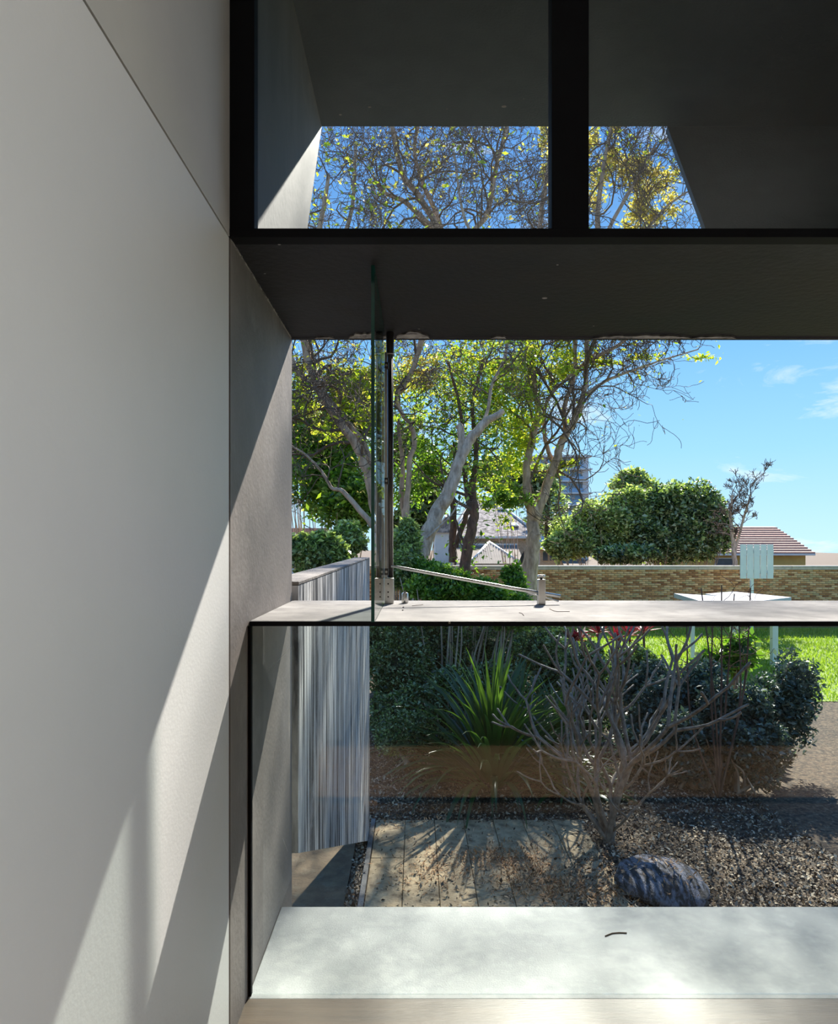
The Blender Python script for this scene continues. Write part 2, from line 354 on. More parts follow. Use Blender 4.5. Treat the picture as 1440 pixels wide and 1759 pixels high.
# low window: one large sheet under the sill, in a thin black channel
w2 = struct_empty('window_2', (XL, DS, 0))
B().box((XL + .001, DS - .008, .0), (XL + .011, DS + .012, SILL - .016)).done('channel', M['black'], w2)
B().box((XL + .010, DS - .002, 0.002), (XR, DS + .008, SILL - .015)).done('pane', M['lglass'], w2)
b = B()
for (a, c) in (((463, 1150), (500, 1112)), ((486, 1440), (494, 1462)), ((472, 1290), (470, 1320))):
    b.tube([P(a[0], a[1], DS - .0028), P(c[0], c[1], DS - .0028)], .0004, 5)
b.done('scratch', M['wpaint'], w2)

# opened casement: glass leaf square to the opening on a stainless pivot pole
w3 = struct_empty('window_3', (-.137, 3.0, SILL))
FX = -.140; Y0, Y1 = 2.262, 2.985; Z0, Z1 = SILL - .004 + .008, ZS - .012
B().box((FX - .005, Y0 + .0015, Z0), (FX + .005, Y1, Z1)).done('pane', M['fglass'], w3)
tag(B().box((FX - .0056, Y0 - .0015, Z0 - .001), (FX + .0056, Y0 + .0013, Z1 + .001), .0006).done('polished_edge', M['edge'], w3), 'dark green polished glass edge')
B().box((FX - .0054, Y0, Z1), (FX + .0054, Y1, Z1 + .0012)).done('top_edge', M['edge'], w3)
PX, PY = -.112, 3.0
B().tube([(PX, PY, SILL + .11), (PX, PY, ZS - .10)], .0115, 20).done('pivot_pole', M['dsteel'], w3)
B().tube([(PX + .012, PY - .005, SILL + .11), (PX + .012, PY - .005, ZS - .10)], .0022, 8).done('seal_strip', M['steel'], w3)
B().tube([(PX, PY, ZS - .10), (PX, PY, ZS - .096), (PX, PY, ZS - .012), (PX, PY, ZS - .007)], [.0165, .0175, .0175, .0165], 24).done('top_collar', M['dsteel'], w3)
B().tube([(PX, PY, ZS - .104), (PX, PY, ZS - .1)], .0195, 24).done('collar_ring', M['steel'], w3)
B().box((FX + .0055, Y1 - .035, SILL + .0), (PX + .017, PY + .012, SILL + .108), .003).done('bottom_clamp', M['steel'], w3)
b = B()
for z in (.03, .05, .085): b.tube([(PX - .006, Y1 - .038, SILL + z), (PX - .006, Y1 - .034, SILL + z)], .0032, 10)
b.done('clamp_screw', M['black'], w3)
B().box((FX + .0055, Y1 - .012, SILL + .108), (PX - .011, Y1 + .004, ZS - .10), .001).done('hinge_channel', M['steel'], w3)
for z in (SILL + .135, SILL + .52, ZS - .16):
    cl = B().box((FX + .0052, Y1 - .03, z - .014), (PX - .004, Y1 - .012, z + .014), .003).done('glass_clip', M['dsteel'], w3)
    B().tube([((FX + PX) / 2, Y1 - .034, z), ((FX + PX) / 2, Y1 - .029, z)], .005, 10).done('clip_bolt', M['steel'], cl)

# stay arm, its post and the little stop on the sill
st = thing('window_stay', 'long thin stainless stay arm crossing above the sill into a slotted post', 'window stay', P(930, 1038, 2.93))
pts = [P(672, 973, 2.955), P(684, 974, 2.955), P(692, 976, 2.95), P(760, 988.5, 2.945), P(880, 1010.5, 2.935), P(963, 1024, 2.93)]
B().tube(pts, [.0048, .0052, .0068, .0068, .0072, .0072], 12).done('arm', M['steel'], st)
B().tube([P(908, 1018, 2.945), P(960, 1033, 2.92)], .0032, 8).done('guide_rod', M['steel'], st)
bp_ = P(930, 1038, 2.93)
for s_ in (-1, 1):
    B().box((bp_.x - .0155, bp_.y + s_ * .0135 - .006, SILL), (bp_.x + .0155, bp_.y + s_ * .0135 + .006, SILL + .105), .003).done('post_cheek', M['steel'], st)
B().tube([(bp_.x, bp_.y, SILL + .088), (bp_.x, bp_.y, SILL + .115)], .006, 12).done('clamp_screw', M['dsteel'], st)
B().tube([(bp_.x, bp_.y, SILL + .113), (bp_.x, bp_.y, SILL + .115), (bp_.x, bp_.y, SILL + .122), (bp_.x, bp_.y, SILL + .124)], [.014, .0165, .0165, .0145], 20).done('knob', M['steel'], st)
B().tube([(bp_.x, bp_.y, SILL), (bp_.x, bp_.y, SILL + .012)], .012, 14).done('foot', M['steel'], st)
kp = P(696, 1036, 2.99)
dk = thing('door_stop', 'short ribbed stainless stop standing on the sill beside the pivot pole', 'stop', (kp.x, kp.y, SILL))
k = kp
B().tube([(k.x, k.y, SILL), (k.x, k.y, SILL + .003), (k.x, k.y, SILL + .040), (k.x, k.y, SILL + .045)], [.013, .0145, .0145, .0115], 12).done('body', M['steel'], dk)
B().tube([(k.x, k.y, SILL + .045), (k.x, k.y, SILL + .050)], .005, 10).done('top_screw', M['dsteel'], dk)
def debris(name, label, pxs, d, r, z, cat='twig'):
    pts = []
    for (x, y) in pxs:
        dd = (EYE - z) * F / (y - VY); p = P(x, y, dd); pts.append((p.x, p.y, z + r))
    o = B().tube(pts, r, 6).done(name, M['twig'], None, pts[0]); tag(o, label, cat)
debris('twig', 'dark forked twig lying on the sill below the post', [(944, 1046), (952, 1050), (958, 1051), (979, 1051)], 0, .0011, SILL)
debris('twig', 'tiny bent twig on the sill left of the post shadow', [(892, 1053), (897, 1054), (900, 1058)], 0, .0011, SILL)
debris('twig', 'fine straight twig on the sill right of the ribbed stop', [(708, 1041), (716, 1040), (727, 1039)], 0, .0010, SILL)
debris('twig', 'curved dark twig lying on the pale slab behind the low glass', [(1040, 1609), (1052, 1604), (1064, 1603), (1077, 1603.5)], 0, .0022, 0)
for (x, y, l) in ((692, 1049, 'dark seed on the sill, farther of two below the ribbed stop'), (693, 1044, 'brown seed close under the ribbed stop on the sill')):
    dd = .264 * F / (y - VY); p = P(x, y, dd); b = B(); bmesh.ops.create_icosphere(b.bm, subdivisions=1, radius=.0028, matrix=Matrix.Translation((p.x, p.y, SILL + .0022)) @ Matrix.Diagonal((1.4, 1, .8, 1)))
    tag(b.done('seed', M['twig'], None, (p.x, p.y, SILL)), l, 'seed')

# timber bench inside the room, mirrored in the low glass
bn = thing('timber_bench', 'low warm timber bench board reflected as a brown band in the low glass', 'bench', (1.2, .52, 0))
B().box((XL + .005, .34, .26), (2.9, .70, .285), .003).done('seat', M['timber'], bn)
B().box((XL + .005, .675, .063), (2.9, .70, .2595), .002).done('front_board', M['timber'], bn)
for x in (-.3, 1.2, 2.6): B().box((x, .40, 0), (x + .08, .66, .2595), .002).done('leg', M['timber'], bn)

# ------------------------------------------------------------------ garden ground
g = B().poly([(-60, 2.0, GZ - .03), (120, 2.0, GZ - .03), (120, 260, GZ - .03), (-60, 260, GZ - .03)]).done('garden_ground', M['soil']); tag(g, kind='structure')
B().poly([(-60, -60, GZ - .032), (120, -60, GZ - .032), (120, 2, GZ - .032), (-60, 2, GZ - .032)]).done('under_ground', M['soil'], g)
lw = B().poly([(3.6, 14.5, GZ - .022), (30, 14.5, GZ - .022), (30, 27, GZ - .022), (3.6, 27, GZ - .022)]).done('lawn', M['lawn']); tag(lw, kind='structure')

def leaves(name, pos, size, m, parent, elong=2.0, up=.35, rnd=None, sizevar=.35, fold=.12):
    n = len(pos); pos = np.asarray(pos)
    d = rng.normal(size=(n, 3)); d[:, 2] *= .7; d /= np.linalg.norm(d, axis=1)[:, None]
    nn = rng.normal(size=(n, 3)); nn[:, 2] += up * 3; s_ = np.cross(d, nn); s_ /= np.linalg.norm(s_, axis=1)[:, None] + 1e-9
    nn = np.cross(s_, d)
    L_ = (np.asarray(size) * (1 + sizevar * rng.normal(size=n)).clip(.4, 1.8))[:, None]
    a = pos; t = pos + d * L_; l = pos + d * L_ * .45 + s_ * L_ / elong / 2 + nn * L_ * fold; r = pos + d * L_ * .45 - s_ * L_ / elong / 2 + nn * L_ * fold
    v = np.stack([a, r, t, l], 1).reshape(-1, 3); f = np.arange(n * 4).reshape(n, 4)
    if rnd is None: rnd = rng.random(n)
    return tag(mesh_np(name, v, f, m, parent, rnd), kind='stuff')

# bark chip mulch over the beds, thinning with distance
n = 52000; yy = 5.6 + 6.5 * rng.random(n) ** 1.5; xx = -1.6 + (6.0) * rng.random(n); 
keep = ~((xx < 1.35 + .35 * (yy - 6.5)) & (xx > -.60) & (yy < 8.2)) | (rng.random(n) < .14)
keep &= ~((xx < -.62) & (yy < 8.0))
pp = np.stack([xx, yy, np.full(n, GZ - .02) + .03 * rng.random(n)], 1)[keep]
o = leaves('bark_mulch', pp, .038, LEAF['chips'], None, 1.8, .9); tag(o, 'brown bark chips covering the garden bed', 'mulch')

# pavers
pv = struct_empty('paving', (-.474, 4.29, GZ)); pme = []
for v_ in range(5):
    b = B(); b.box((.003, .003, -.03), (.343, .997, 0), .006); 
    for vv in b.bm.verts: vv.co.z += random.uniform(-.0015, .0015)
    me = bpy.data.meshes.new('paver'); b.bm.to_mesh(me); b.bm.free(); me.materials.append(M['paver']); pme.append(me)
for r_ in range(4):
    for c_ in range(7):
        o = bpy.data.objects.new('paver', pme[(r_ * 3 + c_) % 5]); C.objects.link(o); o.parent = pv
        o.location = (.346 * c_ + (.0 if r_ % 2 else .0), 1.0 * r_, random.uniform(-.004, .003))
ed = B(); ed.box((-.53, 4.3, GZ - .03), (-.48, 8.3, GZ + .012), .004); tag(ed.done('trim_2', M['bladetop']), kind='structure')
dp = B().box((-4.5, 2.1, GZ - .03), (-.66, 9.0, GZ - .008)).done('side_path', M['dpath']); tag(dp, kind='structure')
n = 1500; pp = np.stack([-.65 + .11 * rng.random(n), 4.5 + 4.5 * rng.random(n), np.full(n, GZ - .02) + .02 * rng.random(n)], 1)
tag(leaves('gravel_strip', pp, .03, LEAF['chips'], None, 1.2, .9), 'strip of pale gravel between dark path and paving', 'gravel')
# fallen leaves and casuarina needles drifted on the paving
cl = []
for (px, py, sx_, sy_, k) in ((745, 1500, .22, .22, 500), (880, 1480, .28, .22, 900), (940, 1520, .25, .2, 1100), (1000, 1535, .3, .2, 900), (840, 1470, .3, .12, 500), (700, 1400, .4, .4, 500), (1010, 1500, .4, .5, 700)):
    d = 3.3 * F / (py - VY); c = P(px, py, d); cl.append(np.stack([rng.normal(c.x, sx_, k), rng.normal(d, sy_, k), GZ + .004 + .012 * rng.random(k)], 1))
cl = np.concatenate(cl)
tag(leaves('leaf_litter', cl, .05, LEAF['litter'], None, 5, 1.2, fold=.03), 'rust brown leaf litter drifted over the sandstone pavers', 'leaf litter')
n = 26000; pp = np.stack([3.6 + 14 * rng.random(n), 14.5 + 12 * rng.random(n), np.full(n, GZ - .02)], 1)
def blades(pos, h):
    n = len(pos); a = rng.random(n) * 6.28; dx = np.stack([np.cos(a), np.sin(a), 0 * a], 1) * .02
    tip = pos + np.stack([rng.normal(0, .03, n), rng.normal(0, .03, n), h * (.6 + .6 * rng.random(n))], 1)
    return np.stack([pos - dx, pos + dx, tip], 1).reshape(-1, 3), np.arange(3 * n).reshape(n, 3)
v, f = blades(pp, .10); tag(mesh_np('lawn_blades', v, f, LEAF['grass'], lw, rng.random(n)), kind='stuff')

# raked concrete blade wall running out into the garden
bw = thing('garden_wall', 'tall streaked concrete blade wall with raked underside left of the garden', 'wall', (-.6, 8.0, GZ))
B().prism([(D2 + .04, -.2 + EYE), (8.0, -.2 + EYE), (8.0, GZ), (7.7, GZ), (D2 + .04, .09)], -.68, -.533).done('wall_face', M['blade'], bw)
b = B(); y = D2 + .04
while y < 7.95:
    y2 = min(y + 1.2, 8.0); b.box((-.70, y + .003, 1.3005), (-.531, y2 - .003, 1.318), .004); y = y2
b.done('coping', M['bladetop'], bw)

# rock at the edge of the bed
rk = B(); bmesh.ops.create_icosphere(rk.bm, subdivisions=4, radius=1)
from mathutils import noise as mn
for v_ in rk.bm.verts:
    q = v_.co.copy(); k_ = 1 + .16 * mn.noise(q * 1.4) + .06 * mn.noise(q * 4); v_.co = Vector((q.x * .43 * k_, q.y * .44 * k_, q.z * .17 * k_))
for fc in rk.bm.faces: fc.smooth = True
d = 3.3 * F / (1522 - VY); c = P(1140, 1522, d); bmesh.ops.translate(rk.bm, verts=rk.bm.verts, vec=(c.x, c.y, GZ + .03))
_q = rng.normal(size=(260, 2)) * [.17, .17]; _q = np.stack([c.x + _q[:, 0], c.y + _q[:, 1], GZ + .03 + .165 * np.sqrt(np.clip(1 - (_q[:, 0] / .43) ** 2 - (_q[:, 1] / .44) ** 2, 0, 1))], 1)
tag(leaves('fallen_needles', _q, .05, LEAF['litter'], None, 5, 1.2, fold=.03), 'scattered fallen needles resting on the boulder', 'leaf litter')
tag(rk.done('boulder', M['rock'], None, (c.x, c.y, GZ)), 'rounded blue grey boulder at the corner of bed and paving', 'rock')

# ------------------------------------------------------------------ trees
def tubes_np(lines):
    """lines: (pts Nx3, radii N, sides) -> verts, quads"""
    V, Q, off = [], [], 0
    for pts, r, n in lines:
        pts = np.asarray(pts, float); N = len(pts); t = np.gradient(pts, axis=0); t /= np.linalg.norm(t, axis=1)[:, None] + 1e-9
        ref = np.array([.31, .83, .2]) if abs(t[0] @ np.array([.31, .83, .2])) < .8 else np.array([1., 0, 0])
        u = np.cross(t, ref); u /= np.linalg.norm(u, axis=1)[:, None] + 1e-9; w_ = np.cross(t, u)
        a = np.arange(n) * 2 * math.pi / n
        ring = pts[:, None] + (u[:, None] * np.cos(a)[None, :, None] + w_[:, None] * np.sin(a)[None, :, None]) * np.asarray(r)[:, None, None]
        V.append(ring.reshape(-1, 3)); i = np.arange(N - 1)[:, None] * n; k = np.arange(n)[None]; k2 = (k + 1) % n
        Q.append(np.stack([i + k, i + k2, i + n + k2, i + n + k], -1).reshape(-1, 4) + off); off += N * n
    return np.concatenate(V), np.concatenate(Q)

def smooth(pts, rs, k=5):
    pts = np.asarray(pts, float); n = len(pts); P_ = np.vstack([2 * pts[0] - pts[1], pts, 2 * pts[-1] - pts[-2]]); out, ro = [], []
    for i in range(n - 1):
        p0, p1, p2, p3 = P_[i:i + 4]
        for t in np.linspace(0, 1, k, endpoint=False):
            out.append(.5 * (2 * p1 + (p2 - p0) * t + (2 * p0 - 5 * p1 + 4 * p2 - p3) * t * t + (3 * p1 - p0 - 3 * p2 + p3) * t ** 3)); ro.append(rs[i] * (1 - t) + rs[i + 1] * t)
    out.append(pts[-1]); ro.append(rs[-1]); return np.array(out), np.array(ro)

def grow(p, d, L_, r, lvl, out, ends, kids=4, curl=.5, upb=.09, minr=.006, steps=7):
    pts = [p]; step = L_ / steps; d = d / np.linalg.norm(d); av = rng.normal(size=3) * curl * .5
    for i in range(steps):
        av = av * .55 + rng.normal(size=3) * curl * .6; d = d + np.cross(av, d); d[2] += upb; d /= np.linalg.norm(d); pts.append(pts[-1] + d * step)
    rr = np.linspace(r, max(r * .35, minr), steps + 1); out.append((np.array(pts), rr, 5 if r > .03 else (4 if r > .014 else 3)))
    if lvl <= 0: ends.append(pts[-1]); ends.append(pts[-3]); return
    for k in range(kids):
        i = int(rng.integers(2, steps + 1)); q = rng.normal(size=3); dd = (pts[min(i + 1, steps)] - pts[i - 1]) / step + q * .75
        grow(pts[i], dd, L_ * rng.uniform(.45, .75), max(rr[i] * .65, minr), lvl - 1, out, ends, kids, curl, upb, minr, steps)

def limb(pix, dep, wid):
    """pixel polyline with depths and pixel widths -> world points, radii"""
    n = len(pix); dep = dep if isinstance(dep, (list, tuple)) else [dep] * n
    pts = [tuple(P(x, y, dd)) for (x, y), dd in zip(pix, dep)]; rs = [w_ / 2 / F * dd for w_, dd in zip(wid, dep)]
    return smooth(pts, rs, 5)

def tree(name, label, limbs, bark, leaf, lsize, spawn=(6, 2, 2.2), blobs=(), nper=14, spread=.35, group=None, curl=.5, kids=4, limit=None, tw=.45, minr=.006, leafkeep=None, elong=2.2, blobs2=()):
    """limbs: [(pixels, depths, widths, spawn?)], blobs: leaf clouds (px, py, depth, rx, ry, count)"""
    p0 = limb(*limbs[0][:3])[0][0]; base = Vector((p0[0], p0[1], GZ - .03)); t = thing(name, label, 'tree', base, group)
    out, ends = [], []
    for i, lb in enumerate(limbs):
        pts, rs = limb(*lb[:3])
        if i == 0 and pts[0][2] > GZ:                 # run the trunk down to the ground with a flare
            g0 = np.array([pts[0][0], pts[0][1], GZ - .03]); pts = np.vstack([g0, g0 * .8 + pts[0] * .2, pts]); rs = np.concatenate([[rs[0] * 1.6, rs[0] * 1.15], rs])
        pts = pts + rng.normal(size=pts.shape) * rs[:, None] * .12
        v, f = tubes_np([(pts, rs, 12 if rs[0] > .05 else 8)]); mesh_np('trunk' if i == 0 else 'branch', v, f, bark, t, smooth=True)
        sp = lb[3] if len(lb) > 3 else spawn
        if sp:
            cnt, lvl, L_ = sp; N = len(pts)
            for k in range(cnt):
                j = int(N * (.35 + .64 * (k + .5) / cnt)); j = min(j, N - 1); tg = pts[j] - pts[max(j - 2, 0)]; tg /= np.linalg.norm(tg) + 1e-9
                q = rng.normal(size=3); q[1] *= .7; grow(pts[j], tg * .6 + q * .8, L_ * rng.uniform(.7, 1.2), max(rs[j] * tw, minr * 1.6), lvl, out, ends, kids, curl, minr=minr)
    if out:
        v, f = tubes_np(out); tag(mesh_np('twigs', v, f, M['twigbark'], t), kind='stuff')
    def cloud(bl):
        pos = []
        for (px, py, d, rx, ry, cnt) in bl:
            c = np.array(P(px, py, d)); q = rng.normal(size=(cnt, 3)) * .5; nb = max(3, cnt // 100)
            cc = rng.normal(size=(nb, 3)) * .5; sel = cc[rng.integers(0, nb, cnt)] + q * .30
            s_ = np.array([rx / F * d, min(rx, ry) / F * d, ry / F * d]) * 1.05; pos.append(c + sel * s_)
        return pos
    if blobs2: leaves('autumn_foliage', np.concatenate(cloud(blobs2)), lsize, LEAF['sparse'], t, elong)
    pos = cloud(blobs)
    if ends and nper:
        e_ = np.array(ends)
        if leafkeep is not None: e_ = e_[leafkeep(e_)]
        if len(e_): pos.append(np.repeat(e_, nper, 0) + rng.normal(size=(len(e_) * nper, 3)) * spread)
    if pos: leaves('foliage', np.concatenate(pos), lsize, leaf, t, elong)
    return t

# left: leaning twin limbs of the old tree by the opening
def img(e_): return VX + e_[:, 0] / e_[:, 1] * F, VY - (e_[:, 2] - EYE) / e_[:, 1] * F
tree('leaning_tree', 'brown old tree with two long limbs leaning left beside the opening edge',
     [([(668, 1010), (655, 920), (640, 850), (622, 785), (585, 725), (548, 668), (525, 600), (520, 520), (548, 400), (565, 300)], 16, [22, 20, 18, 15, 15, 16, 13, 10, 9, 6], (15, 3, 2.3)),
      ([(640, 850), (637, 800), (620, 755), (585, 712), (548, 655), (528, 590), (540, 500), (600, 380), (612, 250)], 16.3, [12, 12, 11, 10, 10, 11, 9, 7, 5], (13, 3, 2.2)),
      ([(548, 668), (530, 655), (512, 640), (498, 600), (480, 500)], 16, [9, 8, 8, 7, 6], (5, 2, 2.0)),
      ([(655, 920), (625, 885), (590, 845), (570, 838), (556, 815), (530, 785), (500, 765)], 15.5, [10, 10, 8, 6, 5, 4, 3], (7, 2, 1.6))],
     M['bark'], LEAF['yellow'], .12, blobs=[(575, 650, 17, 70, 35, 1500), (610, 690, 17, 50, 45, 1300), (530, 700, 17.5, 50, 40, 900)], leafkeep=lambda e_: (rng.random(len(e_)) < .18), nper=2, spread=.4, curl=.55, tw=.42)
tree('thin_tree', 'slender brown tree with two crooked stems just right of the pivot pole',
     [([(706, 980), (697, 900), (700, 850), (704, 790), (712, 765), (707, 735), (688, 705), (682, 680), (700, 655), (720, 600), (742, 480), (752, 400), (722, 340), (692, 300), (676, 230), (660, 120)], 17, [14, 13, 10, 9, 9, 8, 7, 7, 8, 10, 12, 12, 10, 9, 8, 6], (22, 3, 2.4)),
      ([(697, 900), (690, 850), (692, 800), (688, 760), (684, 720)], 17.2, [10, 9, 8, 7, 5], (3, 2, 1.5)),
      ([(752, 400), (700, 350), (660, 330), (640, 300)], 17, [9, 8, 6, 4], (6, 3, 1.9)),
      ([(742, 480), (760, 400), (715, 280), (720, 200)], 17.3, [10, 9, 7, 5], (8, 3, 2.0)),
      ([(720, 600), (760, 480), (812, 400), (838, 365), (850, 300), (870, 220), (890, 140)], 17, [10, 10, 9, 9, 8, 7, 5], (15, 3, 2.4))],
     M['bark'], LEAF['sparse'], .11, blobs=[(700, 640, 18, 60, 45, 900)], nper=1, spread=.2, curl=.6, leafkeep=lambda e_: rng.random(len(e_)) < .2)
tree('grey_leaning_tree', 'thick pale grey trunk leaning right, ending in a cut fork',
     [([(700, 1010), (722, 950), (748, 890), (772, 845), (790, 790), (808, 755), (835, 725), (864, 706)], 15, [30, 28, 27, 24, 20, 18, 14, 10], (0, 0, 0)),
      ([(790, 795), (793, 755), (789, 728)], 15, [14, 13, 13], (0, 0, 0)),
      ([(815, 748), (825, 735), (838, 705), (846, 660), (870, 600), (860, 480), (800, 380), (780, 260)], 15.2, [9, 8, 6, 6, 6, 7, 5, 4], (12, 3, 1.8)),
      ([(733, 925), (760, 900), (775, 885), (790, 860)], 14.8, [5, 4, 3, 2], (2, 1, .8))],
     M['gbark'], LEAF['yellow'], .11, nper=1, spread=.3, curl=.55, leafkeep=lambda e_: rng.random(len(e_)) < .2,
     blobs=[(760, 640, 19, 80, 50, 2300), (830, 680, 19, 70, 70, 2600), (880, 740, 20, 60, 80, 2300), (720, 700, 20, 60, 50, 1100), (860, 620, 19, 80, 40, 2200), (850, 830, 21, 50, 50, 1300)])
tree('dark_trunk_tree', 'dark reddish double trunk standing in front of the slate roof',
     [([(798, 985), (803, 950), (812, 900), (816, 872), (812, 840), (818, 780), (815, 740), (812, 690), (830, 620)], 18, [20, 19, 18, 15, 12, 8, 8, 6, 5], (8, 2, 2.2)),
      ([(816, 885), (806, 870), (800, 820), (797, 770), (790, 700), (770, 620)], 18, [12, 10, 8, 7, 6, 4], (6, 2, 2.0)),
      ([(778, 965), (777, 930), (780, 890), (776, 850), (782, 820), (780, 760)], 18.6, [14, 13, 12, 9, 7, 5], (5, 2, 1.8)),
      ([(782, 940), (795, 905), (803, 880), (812, 868)], 18.4, [9, 9, 9, 8], (0, 0, 0))],
     M['dbark'], LEAF['green'], .13, nper=5, spread=.4, blobs=[(730, 790, 19, 45, 45, 1500), (860, 850, 20, 40, 30, 900), (700, 840, 19, 35, 40, 700)])
tree('forked_tree', 'tall brown forked tree with airy spreading crown beside the brick wall',
     [([(905, 1020), (912, 960), (916, 910), (918, 880), (905, 845), (908, 790), (915, 750), (925, 700), (915, 640), (905, 560), (920, 450), (935, 330), (960, 200)], 20, [34, 26, 22, 24, 15, 13, 12, 10, 9, 9, 9, 8, 5], (18, 3, 2.8)),
      ([(920, 885), (938, 840), (952, 800), (965, 760), (985, 725), (1003, 680), (1008, 620), (1012, 540), (1025, 430), (1030, 330), (1050, 220)], 20, [18, 16, 15, 13, 12, 9, 8, 9, 10, 8, 6], (20, 3, 2.9)),
      ([(952, 800), (938, 760), (935, 715), (945, 680), (975, 650), (1030, 600)], 20.2, [8, 7, 6, 6, 5, 3], (9, 3, 1.2)),
      ([(972, 745), (970, 700), (985, 650), (988, 590), (975, 480), (990, 380)], 20.2, [9, 8, 7, 7, 6, 5], (8, 3, 1.5)),
      ([(1003, 680), (1040, 655), (1090, 635), (1140, 618), (1200, 600)], 20, [7, 5, 4, 3, 2], (18, 2, .8)),
      ([(1008, 620), (1050, 600), (1110, 560), (1160, 530)], 20, [7, 6, 5, 4], (8, 2, .9)),
      ([(1020, 470), (1090, 420), (1140, 360), (1180, 330)], 20.1, [7, 6, 4, 3], (10, 3, 2.0)),
      ([(1025, 430), (1075, 340), (1110, 280), (1128, 245)], 20.1, [7, 6, 5, 3], (10, 3, 2.0))],
     M['bark'], LEAF['yellow'], .13, nper=1, spread=.35, curl=.42, minr=.008,
     blobs=[(905, 640, 20.5, 45, 55, 1600), (960, 620, 21, 60, 35, 700), (978, 800, 20, 26, 14, 260), (890, 760, 21, 34, 60, 1100), (945, 690, 21, 25, 40, 200), (1120, 612, 20, 90, 12, 420),
            ], leafkeep=lambda e_: rng.random(len(e_)) < .10,
     blobs2=[(1060, 300, 21, 45, 50, 1500), (1130, 330, 21, 40, 40, 1300), (1040, 250, 21, 35, 40, 700), (1110, 380, 21, 50, 30, 600), (940, 290, 21, 20, 70, 500)])

def bush(name, label, blobs, leaf, lsize, cat='shrub', stem=None, group=None, up=.35, elong=2.0, core=True, stems=9):
    """blobs: (px, py, depth, rx_px, ry_px, leaf count)"""
    px, py, d = blobs[0][:3]; c0 = P(px, py, d); t = thing(name, label, cat, (c0.x, c0.y, GZ - .03), group); pos = []; out = []; cores = B()
    for (px, py, d, rx, ry, cnt) in blobs:
        c = np.array(P(px, py, d)); s_ = np.array([rx / F * d, max(.5 * rx, .4 * ry) / F * d * 1.2, ry / F * d])
        nb = int(rng.integers(20, 28)); lc = rng.normal(size=(nb, 3)); lc /= np.linalg.norm(lc, axis=1)[:, None]; lc *= rng.uniform(.5, .72, nb)[:, None]; lr = rng.uniform(.26, .48, nb)
        w_ = lr ** 2; which = rng.choice(nb, cnt, p=w_ / w_.sum()); q = rng.normal(size=(cnt, 3)); q /= np.linalg.norm(q, axis=1)[:, None]
        rad = 1 - .4 * rng.random(cnt) ** 2 + .10 * rng.random(cnt) ** 4
        p_ = c + (lc[which] + q * (rad * lr[which])[:, None]) * s_; pos.append(p_[p_[:, 2] > GZ])
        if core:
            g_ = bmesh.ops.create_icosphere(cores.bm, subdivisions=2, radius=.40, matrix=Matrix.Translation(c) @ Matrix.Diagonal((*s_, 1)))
        for k in range(stems):
            tip = c + rng.normal(size=3) * s_ * .38; b0 = np.array([c0.x + rng.normal() * .12 * s_[0] + (c[0] - c0.x) * .6, c[1], GZ - .03]); mid = (b0 + tip) / 2 + rng.normal(size=3) * .12 * s_[0]
            q2, r2 = smooth([b0, mid, tip], [.025 + s_[0] * .008, .018, .008], 4); out.append((q2, r2, 5))
    pos = np.concatenate(pos); leaves('foliage', pos, lsize, leaf, t, elong, up)
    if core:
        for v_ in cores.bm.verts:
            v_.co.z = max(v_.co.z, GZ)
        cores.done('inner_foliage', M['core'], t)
    else: cores.bm.free()
    if out:
        v, f = tubes_np(out); tag(mesh_np('stems', v, f, stem or M['bark'], t), kind='stuff')
    return t
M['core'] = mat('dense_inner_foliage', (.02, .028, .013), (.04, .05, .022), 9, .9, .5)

# distant and middle greenery
bush('evergreen_tree', 'dense dark evergreen tree filling the view left of the glass leaf', [(560, 800, 24, 75, 110, 11000), (615, 720, 25, 60, 80, 6000), (500, 760, 25, 50, 90, 5000), (600, 860, 23, 55, 60, 5000)], LEAF['green'], .20, 'tree', core=False, stems=14)
bush('evergreen_tree', 'dark evergreen tree behind the thin crooked stems right of the pole', [(730, 840, 26, 45, 55, 3600), (690, 770, 27, 40, 40, 1600), (700, 900, 25, 40, 40, 2600)], LEAF['dark'], .22, 'tree', core=False, stems=8)
bush('conifer', 'dark green tree above the slate roof by the solar panels', [(890, 830, 44, 50, 40, 5200), (860, 815, 44, 45, 30, 2600)], LEAF['dark'], .36, 'tree', core=False, stems=5)
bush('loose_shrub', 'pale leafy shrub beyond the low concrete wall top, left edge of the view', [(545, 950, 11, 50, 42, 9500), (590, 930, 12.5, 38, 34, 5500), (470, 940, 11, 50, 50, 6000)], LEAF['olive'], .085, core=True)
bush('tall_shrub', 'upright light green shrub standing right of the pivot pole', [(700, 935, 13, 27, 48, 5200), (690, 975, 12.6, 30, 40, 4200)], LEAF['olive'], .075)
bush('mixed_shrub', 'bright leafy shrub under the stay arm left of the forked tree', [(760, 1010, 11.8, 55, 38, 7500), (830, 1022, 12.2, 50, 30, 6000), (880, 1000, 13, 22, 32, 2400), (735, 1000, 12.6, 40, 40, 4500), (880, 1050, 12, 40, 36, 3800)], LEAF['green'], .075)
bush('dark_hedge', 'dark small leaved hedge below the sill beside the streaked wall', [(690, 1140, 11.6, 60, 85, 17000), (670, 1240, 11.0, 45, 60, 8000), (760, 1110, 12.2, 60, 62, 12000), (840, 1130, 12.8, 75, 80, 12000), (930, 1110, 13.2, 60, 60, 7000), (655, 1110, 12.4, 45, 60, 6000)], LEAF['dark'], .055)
bush('dark_hedge', 'low dark bush between the hedge and the large strap leaved clump', [(780, 1200, 11.2, 60, 60, 9000), (860, 1190, 11.6, 60, 60, 7000), (720, 1225, 10.9, 50, 50, 7000)], LEAF['dark'], .06)
